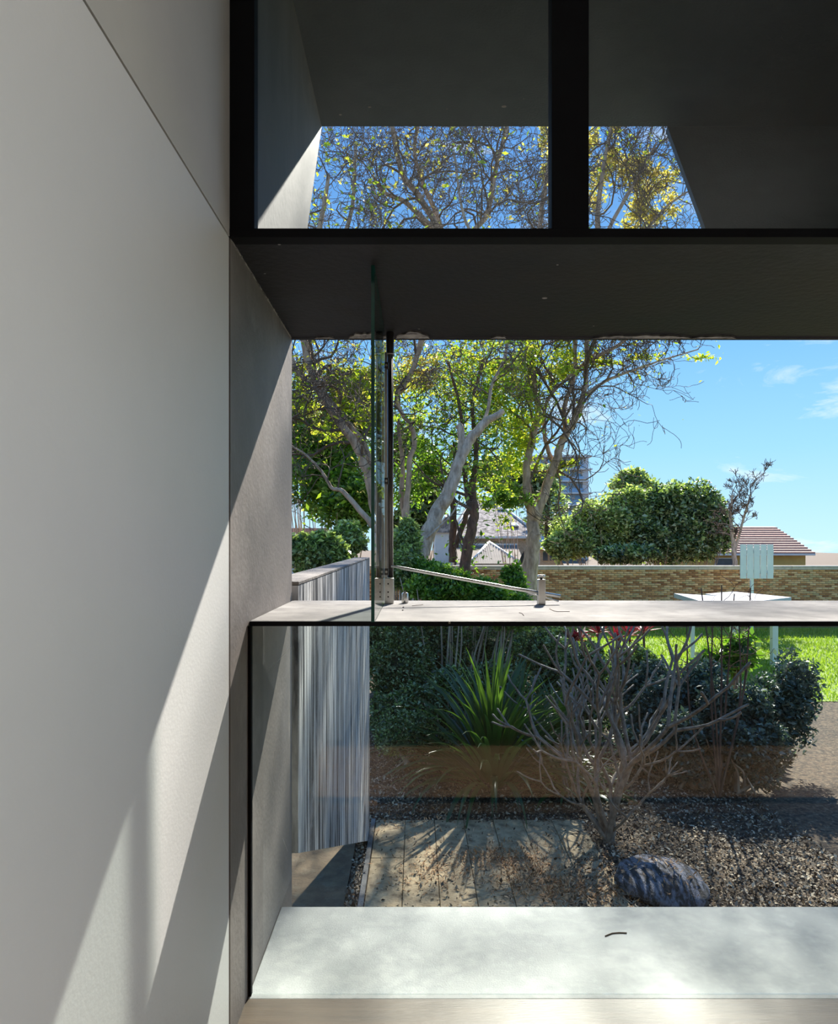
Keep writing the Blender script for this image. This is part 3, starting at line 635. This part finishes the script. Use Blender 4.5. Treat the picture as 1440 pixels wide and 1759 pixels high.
bush('low_groundcover', 'thin leafy groundcover at the foot of the hedge', [(700, 1265, 10.2, 60, 50, 6500), (760, 1275, 10.2, 40, 22, 1200)], LEAF['dark'], .045, core=False, stems=12)
bush('grey_leaved_shrub', 'broad grey green shrub behind the bare frangipani at right', [(1180, 1215, 10.4, 80, 80, 15000), (1120, 1200, 11, 55, 75, 8000), (1260, 1235, 9.6, 65, 80, 11500), (1190, 1280, 9.4, 75, 60, 11000), (1290, 1290, 9.2, 70, 60, 9000), (1140, 1240, 10.2, 60, 60, 7000), (1110, 1285, 9.8, 50, 40, 5500), (1350, 1200, 10, 60, 90, 6000)], LEAF['greyg'], .065)
bush('dark_shrub', 'dark leafy shrub behind the frangipani stems near the red cordyline', [(1010, 1190, 12, 60, 80, 9000), (950, 1160, 12.6, 50, 70, 5200), (1090, 1150, 12.4, 50, 45, 4500)], LEAF['dark'], .07)
bush('broad_shrub', 'large leaved shrub growing through the canopy posts at right', [(1235, 1140, 12, 40, 22, 420), (1270, 1120, 12, 30, 36, 340)], LEAF['green'], .16, core=False, stems=10, elong=1.7)
bush('magnolia_tree', 'broad dark magnolia behind the brick wall, largest right of the tower', [(1170, 900, 34, 75, 75, 16150), (1120, 880, 34, 55, 50, 8170), (1215, 905, 34, 45, 65, 6840), (1140, 940, 33.5, 70, 30, 4940), (1100, 925, 33, 50, 40, 5000)], LEAF['dark'], .20, 'tree', stems=12, core=True)
bush('olive_tree', 'rounded olive green tree behind the brick wall right of the forked tree', [(1040, 905, 33, 60, 60, 15200), (1080, 880, 33.5, 45, 50, 7980), (985, 925, 32.5, 45, 38, 8740), (960, 940, 32, 28, 24, 2660)], LEAF['olive'], .17, 'tree', stems=10, core=True)
bush('round_tree', 'distant round crowned tree rising behind the olive green tree', [(1088, 835, 60, 44, 32, 8740)], LEAF['olive'], .30, 'tree', stems=4)
bush('dark_shrub', 'small dark shrub at the foot of the magnolia behind the wall coping', [(1075, 952, 31, 60, 18, 4180)], LEAF['dark'], .18)
# layered pine branches in front of the tower
pt = thing('layered_pine', 'layered dark pine with flat branches in front of the tower', 'tree', P(940, 930, 60).xy.to_3d() + Vector((0, 0, GZ - .03)))
out, pos = [], []
for i in range(15):
    py = 806 + i * 8; L_ = 14 + i * 2.3
    for s_ in (-1, 1):
        a, b2 = P(940, py, 60), P(940 + s_ * L_ * random.uniform(.75, 1.1), py - 3, 60 + random.uniform(-1, 1)); out.append(([tuple(a), tuple((a + b2) / 2 + Vector((0, 0, .1))), tuple(b2)], [.06, .04, .02], 4))
        k = 90; t_ = rng.random(k)[:, None]; q = np.array(a) * (1 - t_) + np.array(b2) * t_ + rng.normal(size=(k, 3)) * [.25, .5, .10]; pos.append(q)
a = P(940, 786, 60); out.append(([(a.x, 60, GZ - .03), tuple(P(940, 870, 60)), tuple(a)], [.3, .2, .04], 6))
v, f = tubes_np(out); mesh_np('branches', v, f, M['dbark'], pt); leaves('foliage', np.concatenate(pos), .42, LEAF['dark'], pt, 3)
# bare winter trees at the right edge
tree('bare_tree', 'bare pale pinkish tree at the right edge above the coping',
     [([(1262, 965), (1260, 930), (1255, 890), (1258, 850)], 30, [8, 7, 5, 3], (9, 3, .8)), ([(1262, 950), (1275, 900), (1290, 850)], 30, [6, 4, 3], (7, 3, .8))],
     M['gbark'], LEAF['sparse'], .1, nper=0, curl=.25, minr=.010)

# ------------------------------------------------------------------ strap leaved clumps
def strap_mesh(L_, w_, droop, n=9):
    b = B(); row = []
    p = Vector((0, 0, 0)); a = 0.0
    for i in range(n + 1):
        t = i / n; ww = w_ * (math.sin(math.pi * min(1, .18 + t * .82)) ** .55) * (1 - t ** 5 * .9) * .5
        row.append((b.bm.verts.new(p + Vector((-ww, 0, ww * .35))), b.bm.verts.new(p), b.bm.verts.new(p + Vector((ww, 0, ww * .35)))))
        a = droop * t ** 1.7; p = p + Vector((0, math.sin(a), math.cos(a))) * (L_ / n)
    for r0, r1 in zip(row, row[1:]):
        for k in (0, 1): b.bm.faces.new((r0[k], r0[k + 1], r1[k + 1], r1[k])).smooth = True
    me = bpy.data.meshes.new('leaf'); b.bm.to_mesh(me); b.bm.free(); me.materials.append(LEAF['strap']); return me
SM = [strap_mesh(1.0, .058, dr) for dr in (.5, .8, 1.1, 1.5, 1.9, 2.3)]
def clump(label, c, n, lo, hi, spread, tilt=(.05, 1.15)):
    t = thing('strap_leaved_lily', label, 'plant', c)
    for i in range(n):
        u = (i + .5) / n; o = bpy.data.objects.new('leaf', SM[min(5, int(u * 3.0 + random.uniform(0, 1.9)))]); C.objects.link(o); o.parent = t
        az = random.uniform(0, 2 * math.pi); ti = tilt[0] + (tilt[1] - tilt[0]) * u ** .9 + random.uniform(-.1, .1); s_ = random.uniform(lo, hi) * (1.08 - .2 * u)
        o.rotation_euler = (Matrix.Rotation(az, 3, 'Z') @ Matrix.Rotation(-ti, 3, 'X')).to_euler(); o.scale = (random.uniform(.9, 1.5), s_, s_)
        o.location = (math.cos(az + 1.57) * spread * u, math.sin(az + 1.57) * spread * u, .12 * (1 - u))
    return t
clump('large dark green strap leaved clump in the middle of the bed', Vector((1.06, 9.6, GZ - .02)), 250, 1.35, 1.95, .32)
clump('smaller strap leaved clump tucked behind the frangipani stems', Vector((2.15, 10.6, GZ - .02)), 60, .9, 1.3, .25)
clump('low strap leaved clump spreading right of the large clump', Vector((2.0, 9.2, GZ - .02)), 36, .7, 1.05, .25, (.5, 1.35))
clump('upright strap leaved clump behind the large clump by the hedge', Vector((1.55, 11.0, GZ - .02)), 60, 1.0, 1.5, .3, (.05, .8))
# red cordylines
t = thing('red_cordyline', 'dark red cordyline rosettes showing just under the sill', 'plant', (3.6, 13, GZ - .02))
out, V, Fq, R = [], [], [], []
for (px, py) in ((1000, 1095), (1028, 1088), (1082, 1092), (1106, 1086), (1062, 1102), (985, 1102)):
    c = P(px, py, 13); out.append(([(c.x + .1, 13, GZ - .02), (c.x + .03, 13, (c.z + GZ) / 2), tuple(c)], [.03, .025, .02], 6))
    for k in range(26):
        d_ = Vector((rng.normal(), rng.normal(), rng.uniform(.1, 1.6))).normalized(); s_ = d_.cross(Vector((0, 0, 1))).normalized() * .03; l_ = random.uniform(.25, .42); m_ = c + d_ * l_ * .5; tp = c + d_ * l_ + Vector((0, 0, -.08 * random.random()))
        i0 = len(V); V += [tuple(c), tuple(m_ - s_), tuple(tp), tuple(m_ + s_)]; Fq.append([i0, i0 + 1, i0 + 2, i0 + 3]); R.append(random.random())
mesh_np('leaf_rosettes', V, Fq, LEAF['red'], t, R); v, f = tubes_np(out); mesh_np('stems', v, f, M['dbark'], t, smooth=True)

# bare frangipani: candelabra of blunt grey stems
def frangipani(label, base_px, stems, lv=3, seed=3):
    global rng
    d0 = 3.3 * F / (base_px[1] - VY); c = P(*base_px, d0); t = thing('frangipani', label, 'plant', (c.x, c.y, GZ - .03))
    r2 = random.Random(seed)
    def fork(p, d, L_, r, lvl, lines):
        n = 4; pts = [p]; dd = d.copy()
        for i in range(n):
            dd = (dd + Vector((r2.gauss(0, .14), r2.gauss(0, .14), .10))).normalized(); pts.append(pts[-1] + dd * L_ / n)
        last = lvl == 0
        rr = [r * (1 - .22 * i / n) for i in range(n + 1)]
        if last: pts.append(pts[-1] + dd * r * .9); rr[-1] = r * .95; rr.append(r * .25)
        lines.append(([tuple(q) for q in pts], rr, 7))
        if last: return
        k = r2.choice((2, 2, 3))
        a0 = r2.uniform(0, 6.28)
        for i in range(k):
            a = a0 + 6.28 * i / k + r2.gauss(0, .3); u = dd.cross(Vector((.3, .2, 1))).normalized(); w_ = dd.cross(u)
            nd = (dd * .8 + (u * math.cos(a) + w_ * math.sin(a)) * .62).normalized(); fork(pts[-1], nd, L_ * r2.uniform(.62, .95), r * .76, lvl - 1, lines)
    for j, (tx, ty, dd_, r) in enumerate(stems):
        tgt = P(tx, ty, dd_); p0 = Vector((c.x + r2.gauss(0, .05), c.y + r2.gauss(0, .06), GZ - .03)); d = (tgt - p0); L_ = d.length; lines = []
        fork(p0, (d.normalized() + Vector((0, 0, .05))).normalized(), L_ * .46, r, lv, lines)
        v, f = tubes_np(lines); mesh_np('stem', v, f, M['frang'], t, smooth=True)
    return t
frangipani('bare grey frangipani with crowded blunt stems in front of the strap leaves', (1045, 1440),
           [(1000, 1180, 7.7, .03), (1090, 1160, 7.6, .036), (1130, 1150, 7.9, .034), (960, 1170, 7.9, .030), (1040, 1140, 8.1, .034), (1150, 1300, 7.3, .024), (940, 1290, 7.6, .024), (1010, 1240, 7.4, .026), (1080, 1240, 8.2, .028), (1120, 1360, 7.2, .018), (980, 1340, 7.3, .018)])
frangipani('thin bare frangipani growing left of the crowded one', (985, 1372), [(930, 1180, 8.8, .022), (970, 1150, 9.0, .022), (900, 1240, 8.8, .018), (1010, 1160, 9.0, .020)], 2, 11)
# leafless fine shrub poking above the sill at right
t = thing('twiggy_shrub', 'dark leafless shrub poking above the sill at right', 'shrub', P(1230, 1000, 9).xy.to_3d() + Vector((0, 0, GZ - .03)))
out, ends = [], []
for (px, py) in ((1205, 1010), (1240, 1005), (1262, 1020), (1290, 1010), (1225, 1060), (1270, 1070), (1180, 1075)):
    tip = np.array(P(px, py, 9)); b0 = np.array([P(1235, 900, 9).x, 9, GZ - .03]); q2, r2 = smooth([b0, (b0 + tip) / 2 + rng.normal(size=3) * .12, tip], [.018, .013, .008], 5); out.append((q2, r2, 5))
    for k in range(3): grow(q2[-4 + k], rng.normal(size=3) + [0, 0, .6], .45, .006, 1, out, ends, 3, .4, minr=.003)
v, f = tubes_np(out); mesh_np('stems', v, f, M['dbark'], t)

# ------------------------------------------------------------------ brick boundary wall
WD = 27.0; zt = P(0, 975, WD).z; x0, x1 = P(560, 0, WD).x, 24.0
bwll = thing('brick_wall', 'long brown brick boundary wall with pale coping behind the garden', 'wall', ((x0 + x1) / 2, WD, GZ))
B().box((x0, WD + .012, GZ - .03), (x1, WD + .22, zt)).done('mortar_core', M['bmortar'], bwll)
V, Q, R = [], [], []; row = 0; z = zt - .076
cube = np.array([[0, 0, 0], [1, 0, 0], [1, 1, 0], [0, 1, 0], [0, 0, 1], [1, 0, 1], [1, 1, 1], [0, 1, 1]], float); cf = np.array([[0, 1, 5, 4], [4, 5, 6, 7], [1, 2, 6, 5], [3, 0, 4, 7], [3, 2, 1, 0]])
while z > GZ - .02:
    x = x0 + (.12 if row % 2 else 0)
    while x < x1 - .23:
        V.append(cube * [.225, .02, .064] + [x, WD - random.uniform(0, .005), z]); Q.append(cf + 8 * len(R)); R.append(random.random()); x += .24
    z -= .076; row += 1
o = mesh_np('brick', np.concatenate(V), np.concatenate(Q), M['brick'], bwll, np.repeat(R, 5)); tag(o, kind='stuff')
x = x0; i = 0
while x < x1 - .1:
    xe = min(x + 1.8, x1); B().box((x + .004, WD - .05, zt), (xe - .004, WD + .27, zt + .075), .01, 1).done('coping', M['coping'], bwll)
    B().box((x + .004, WD - .028, zt - .076), (xe - .004, WD - .001, zt - .006), .003, 1).done('string_course', M['coping'], bwll); x = xe; i += 1

# closed garden umbrella
c = P(902, 0, 23); t = thing('garden_umbrella', 'closed black garden umbrella standing left of the forked trunk', 'umbrella', (c.x, 23, GZ))
B().tube([(c.x, 23, GZ - .03), (c.x, 23, P(0, 944, 23).z)], .025, 8).done('pole', M['dsteel'], t)
zz = [P(0, y, 23).z for y in (968, 964, 955, 948, 944)]
b = B(); rings = []
for z_, r_ in zip(zz, (.16, .19, .13, .05, .012)):
    rings.append([b.bm.verts.new((c.x + math.cos(a) * r_ * (1 if k % 2 else .72), 23 + math.sin(a) * r_ * (1 if k % 2 else .72), z_ + (0 if k % 2 else -.03))) for k, a in ((k, k * math.pi / 8) for k in range(16))])
for a_, b_ in zip(rings, rings[1:]):
    for k in range(16): b.bm.faces.new((a_[k], a_[(k + 1) % 16], b_[(k + 1) % 16], b_[k]))
b.bm.faces.new(rings[-1]); b.bm.faces.new(rings[0][::-1]); b.done('folded_canopy', M['umb'], t)
B().box((c.x - .25, 22.75, GZ - .03), (c.x + .25, 23.25, GZ + .06), .02).done('base', M['dsteel'], t)

# pale canopy on white posts at the right
t = thing('shade_canopy', 'pale grey pointed shade canopy on white posts over the lawn', 'canopy', P(1230, 0, 19).xy.to_3d() + Vector((0, 0, GZ)))
def sheet(pts, m, name, th=.05):
    b = B(); a = [b.bm.verts.new(p) for p in pts]; c_ = [b.bm.verts.new(Vector(p) - Vector((0, 0, th))) for p in pts]; n = len(pts)
    b.bm.faces.new(a); b.bm.faces.new(c_[::-1])
    for i in range(n): b.bm.faces.new((a[i], c_[i], c_[(i + 1) % n], a[(i + 1) % n]))
    b.done(name, m, t)
sheet([P(1158, 1019, 19), P(1215, 1036, 18), P(1330, 1046, 17.4), P(1300, 1027, 19.6), P(1205, 1022, 20)], M['canvas'], 'canopy_sheet', .12)
sheet([P(1212, 1020, 20.3), P(1300, 1033, 19.5), P(1360, 1026, 21), P(1260, 1016, 22)], M['canvas'], 'canopy_sheet', .10)
for (px, yt, yb, w_) in ((1190, 1030, 1140, 6), (1262, 1040, 1150, 12), (1330, 1040, 1150, 10)):
    dd = 3.3 * F / (yb - VY) ; dd = 18.6; a = P(px, yt, dd); r_ = w_ / 2 / F * dd
    B().box((a.x - r_, dd - r_, GZ - .03), (a.x + r_, dd + r_, a.z + .02), .01).done('post', M['wpaint'], t)
# white board at the far right end of the wall
c = P(1285, 964, 25)
t = thing('white_panel', 'white slatted panel standing before the brick wall at the right edge', 'panel', (c.x, 25, GZ))
a, b_ = P(1272, 994, 25), P(1330, 935, 25)
for i in range(5):
    xx_ = a.x + (b_.x - a.x) * i / 5; B().box((xx_, 24.98, a.z), (xx_ + (b_.x - a.x) / 5 - .03, 25.02, b_.z), .004, 1).done('slat', M['wpaint'], t)
B().box((a.x + .4, 25.03, GZ - .03), (a.x + .5, 25.12, b_.z - .1), .005, 1).done('post', M['wpaint'], t)
B().box((a.x, 25.021, a.z + .2), (b_.x, 25.03, a.z + .32), .002, 1).done('rail', M['wpaint'], t)
B().box((a.x, 25.021, b_.z - .32), (b_.x, 25.03, b_.z - .2), .002, 1).done('rail', M['wpaint'], t)

# ------------------------------------------------------------------ house with slate roof and conservatory
HD = 52.0
def Q_(px, py, dd=0): return P(px, py, HD + dd)
h = thing('slate_roof_house', 'house with mottled slate roof, solar panels and skylight beyond the wall', 'house', Q_(850, 0).xy.to_3d() + Vector((0, 0, GZ)))
ez = Q_(0, 922).z; xa, xb = Q_(776, 0).x, Q_(930, 0).x
B().box((xa + .3, HD + .4, GZ - .03), (xb - .2, HD + 15, ez)).done('wall', M['houseb'], h)
ry = HD + 9.0; rz = P(0, 858, ry).z; r0, r1 = P(812, 0, ry).x, P(846, 0, ry).x
b = B(); eF = [(xa, HD, ez), (xb, HD, ez)]; eB = [(xa, HD + 17, ez), (xb, HD + 17, ez)]; R0, R1 = (r0, ry, rz), (r1, ry, rz)
b.poly([eF[0], eF[1], R1, R0]).poly([eB[1], eB[0], R0, R1]).poly([eF[1], eB[1], R1]).poly([eB[0], eF[0], R0]).poly([eF[0], eB[0], eB[1], eF[1]])
bmesh.ops.remove_doubles(b.bm, verts=b.bm.verts, dist=.001); b.done('roof', M['slate'], h)
B().tube([Vector(R1) + Vector((0, 0, .05)), Vector(eF[1]) + Vector((0, 0, .06))], .09, 6).done('hip_ridge', M['trim'], h)
B().tube([Vector(R0) + Vector((0, 0, .05)), Vector(eF[0]) + Vector((0, 0, .06))], .09, 6).done('hip_ridge', M['trim'], h)
B().box((xa - .05, HD - .12, ez - .14), (xb + .05, HD + .02, ez + .03), .02, 1).done('gutter', M['trim'], h)
fr = (Vector(R0) - Vector((r0, HD, ez))).normalized(); rn = Vector((0, -fr.z, fr.y)); rot = Matrix((Vector((1, 0, 0)), fr, Vector((1, 0, 0)).cross(fr))).transposed()
def onroof(px, py, lift=.06):
    """point of the front slope seen at that pixel"""
    dx, dz = (px - VX) / F, (VY - py) / F; n = rn; p0 = Vector((0, HD, ez)); o_ = Vector((0, 0, EYE)); dr = Vector((dx, 1, dz)); t_ = (p0 - o_).dot(n) / dr.dot(n); return o_ + dr * t_ + n * lift
for (px, py) in ((836, 863), (851, 866), (862, 874)):
    f_ = B().obox(onroof(px, py, .14), (.62, .95, .05), rot, .01).done('solar_panel', M['solar'], h)
    B().obox(onroof(px, py, .1), (.68, 1.01, .05), rot).done('panel_frame', M['trim'], f_)
sk_ = B().obox(onroof(884, 904, .1), (.55, .85, .12), rot, .01).done('skylight', M['dark'], h)
B().obox(onroof(884, 903.5, .17), (.48, .72, .03), rot, .01).done('skylight_glass', M['skyl'], sk_)
# conservatory in front
cz = Q_(0, 969, -4).z; ct = Q_(0, 939, -4).z
xs0, xs1 = Q_(784, 0, -4).x, Q_(902, 0, -4).x
V = []; Fq = []; N = 120
for i in range(N + 1):
    x = xs0 + (xs1 - xs0) * i / N; dz = .13 * (i % 2); V += [(x, HD - 4, cz + dz), (x, HD - .3, P(0, 938, HD - .3).z + dz)]
for i in range(N): Fq.append([2 * i, 2 * i + 2, 2 * i + 3, 2 * i + 1])
cn = mesh_np('corrugated_roof', V, Fq, M['corr'], h); 
g0, g1, ga = P(807, 968, HD - 4.3), P(896, 968, HD - 4.3), P(840, 931, HD - .7)
V, Fq = [], []; N = 44
for i in range(N + 1):
    x = g0.x + (g1.x - g0.x) * i / N; zt_ = ga.z - (ga.z - g0.z) * abs(x - ga.x) / ((ga.x - g0.x) if x < ga.x else (g1.x - ga.x)); y = g0.y - .30 * (i % 2); yt = y + 3.6 * (zt_ - g0.z) / (ga.z - g0.z)
    V += [(x, y, g0.z), (x, yt, max(zt_, g0.z + .01))]
for i in range(N): Fq.append([2 * i, 2 * i + 2, 2 * i + 3, 2 * i + 1])
mesh_np('gable_sheet', V, Fq, M['corr'], h)
for a in (g0, g1):
    B().tube([a + Vector((0, -.1, 0)), ga + Vector((0, -.1, 0))], .11, 5).done('barge_board', M['trim'], h)
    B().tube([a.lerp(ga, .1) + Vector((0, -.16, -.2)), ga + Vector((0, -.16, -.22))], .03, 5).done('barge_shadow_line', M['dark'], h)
B().box((xs0, HD - 4.2, GZ - .03), (xs1, HD - 3.9, cz)).done('conservatory_wall', M['trim'], h)
B().box((xs0, HD - .35, P(0, 939, HD - .3).z), (xs1, HD - .2, P(0, 936, HD - .3).z + .1)).done('flashing', M['trim'], h)
# small gabled wing left of the dark trunks
h2 = thing('gabled_wing', 'small cream gabled roof wing left of the dark double trunk', 'house', P(762, 0, 50).xy.to_3d() + Vector((0, 0, GZ)))
b = B(); B().box((P(748, 0, 50).x, 50, GZ - .03), (P(777, 0, 50).x, 54, P(0, 915, 50).z)).done('wall', M['trim'], h2)
a, c_, d_ = P(744, 915, 49.8), P(781, 915, 49.8), P(770, 882, 49.8)
bk = Vector((0, 5, 0)); b.poly([a, c_, d_]).poly([a + bk, d_ + bk, c_ + bk]).poly([a, d_, d_ + bk, a + bk]).poly([c_, c_ + bk, d_ + bk, d_]).poly([a, a + bk, c_ + bk, c_]).done('roof', M['slate'], h2)
B().tube([a, d_, c_], .09, 5).done('barge_board', M['trim'], h2)

def tiled_house(label, px0, px1, py_e, py_r, dd, wall, name='tiled_roof_house'):
    a, c_ = P(px0, py_e, dd), P(px1, py_e, dd); t = thing(name, label, 'house', ((a.x + c_.x) / 2, dd, GZ))
    B().box((a.x + .3, dd + .5, GZ - .03), (c_.x - .3, dd + 6, a.z)).done('wall', wall, t)
    ry_ = dd + 5; rz_ = P(0, py_r, ry_).z; n = 12; b = B()
    for i in range(n):                                   # overlapping courses of tiles
        y0_, y1_ = dd + 5 * i / n, dd + 5 * (i + 1) / n; z0_, z1_ = a.z + (rz_ - a.z) * i / n, a.z + (rz_ - a.z) * (i + 1) / n
        b.prism([(y0_ - .06, z0_ + .10), (y0_ - .06, z0_ - .02), (y1_, z1_ - .1), (y1_, z1_ + .02)], a.x, c_.x)
    b.prism([(ry_, rz_), (ry_, a.z), (ry_ + 5, a.z)], a.x, c_.x); b.done('tile_courses', M['tile'], t)
    B().box((a.x, dd - .1, a.z - .12), (c_.x, dd + .02, a.z), .01, 1).done('gutter', M['trim'], t)
    return t, a, c_
t, a, c_ = tiled_house('ochre house with terracotta tiled roof behind the bare tree at right', 1170, 1400, 951, 905, 44, M['ochre'])
wz0, wz1 = P(0, 967, 44.5).z, P(0, 958, 44.5).z
f_ = B().box((P(1228, 0, 44.5).x, 44.44, wz0 - .5), (P(1262, 0, 44.5).x, 44.5, wz1), .01, 1).done('window', M['trim'], t); B().box((P(1229, 0, 44.5).x, 44.42, wz0 - .45), (P(1261, 0, 44.5).x, 44.44, wz1 - .06)).done('pane', M['dark'], f_)
tiled_house('low terracotta tiled roof glimpsed at the far left beyond the shrub', 470, 548, 928, 908, 46, M['trim'])
hb = thing('garden_shed', 'low grey flat roofed shed between the forked trunk and olive tree', 'shed', P(950, 0, 38).xy.to_3d() + Vector((0, 0, GZ)))
a, c_ = P(928, 944, 38), P(966, 966, 38)
B().box((a.x, 38, GZ - .03), (c_.x, 41, a.z)).done('wall', M['houseb'], hb); B().box((a.x - .15, 37.8, a.z), (c_.x + .15, 41.2, a.z + .12), .02, 1).done('roof', M['trim'], hb)
for x_ in (933, 945):
    B().box((P(x_, 0, 38).x, 37.96, P(0, 963, 38).z), (P(x_ + 8, 0, 38).x, 38, P(0, 947, 38).z)).done('window', M['dark'], hb)

# apartment tower
TD = 130.0
tw = thing('apartment_tower', 'grey apartment tower with blue glazed balconies behind the forked tree', 'building', P(975, 0, TD).xy.to_3d() + Vector((0, 0, GZ)))
xa, xb, xc = P(925, 0, TD).x, P(1000, 0, TD).x, P(1010, 0, TD).x; top = P(0, 786, TD).z
B().box((xa, TD + .6, GZ - .03), (xb, TD + 14, top)).done('wall', M['tower'], tw)
B().box((xb, TD - .6, GZ - .03), (xc, TD + 14, top)).done('side_wall', M['tower'], tw)
B().box((xa - 1, TD - 1, top), (xc + .5, TD + 14.5, top + .35)).done('roof', M['trim'], tw)
fh = 20.5 / F * TD; z = top - fh; k = 0
while z > 0 and k < 9:
    sl_ = B().box((xa, TD - 1.2, z - .15), (xc + (.6 if k % 2 == 0 else 0), TD + .6, z + .12)).done('balcony_slab', M['trim'], tw)
    B().box((xa, TD - 1.2, z + .12), (xb, TD - 1.12, z + .85)).done('balcony_glass', M['towerg'], sl_)
    for j in range(6):
        xw = xa + (xb - xa) * j / 6; f_ = B().box((xw + .08, TD + .48, z + .12), (xw + (xb - xa) / 6 - .08, TD + .6, z + fh - .25)).done('window', M['trim'], tw)
        B().box((xw + .15, TD + .42, z + .15), (xw + (xb - xa) / 6 - .15, TD + .48, z + fh - .32)).done('pane', M['towerg'], f_)
    z -= fh; k += 1
print('TRIS', sum(len(o.data.loop_triangles) or sum(max(1, p.loop_total - 2) for p in o.data.polygons) if len(o.data.polygons) < 1000 else len(o.data.polygons) * 2 for o in C.objects if o.type == 'MESH'))
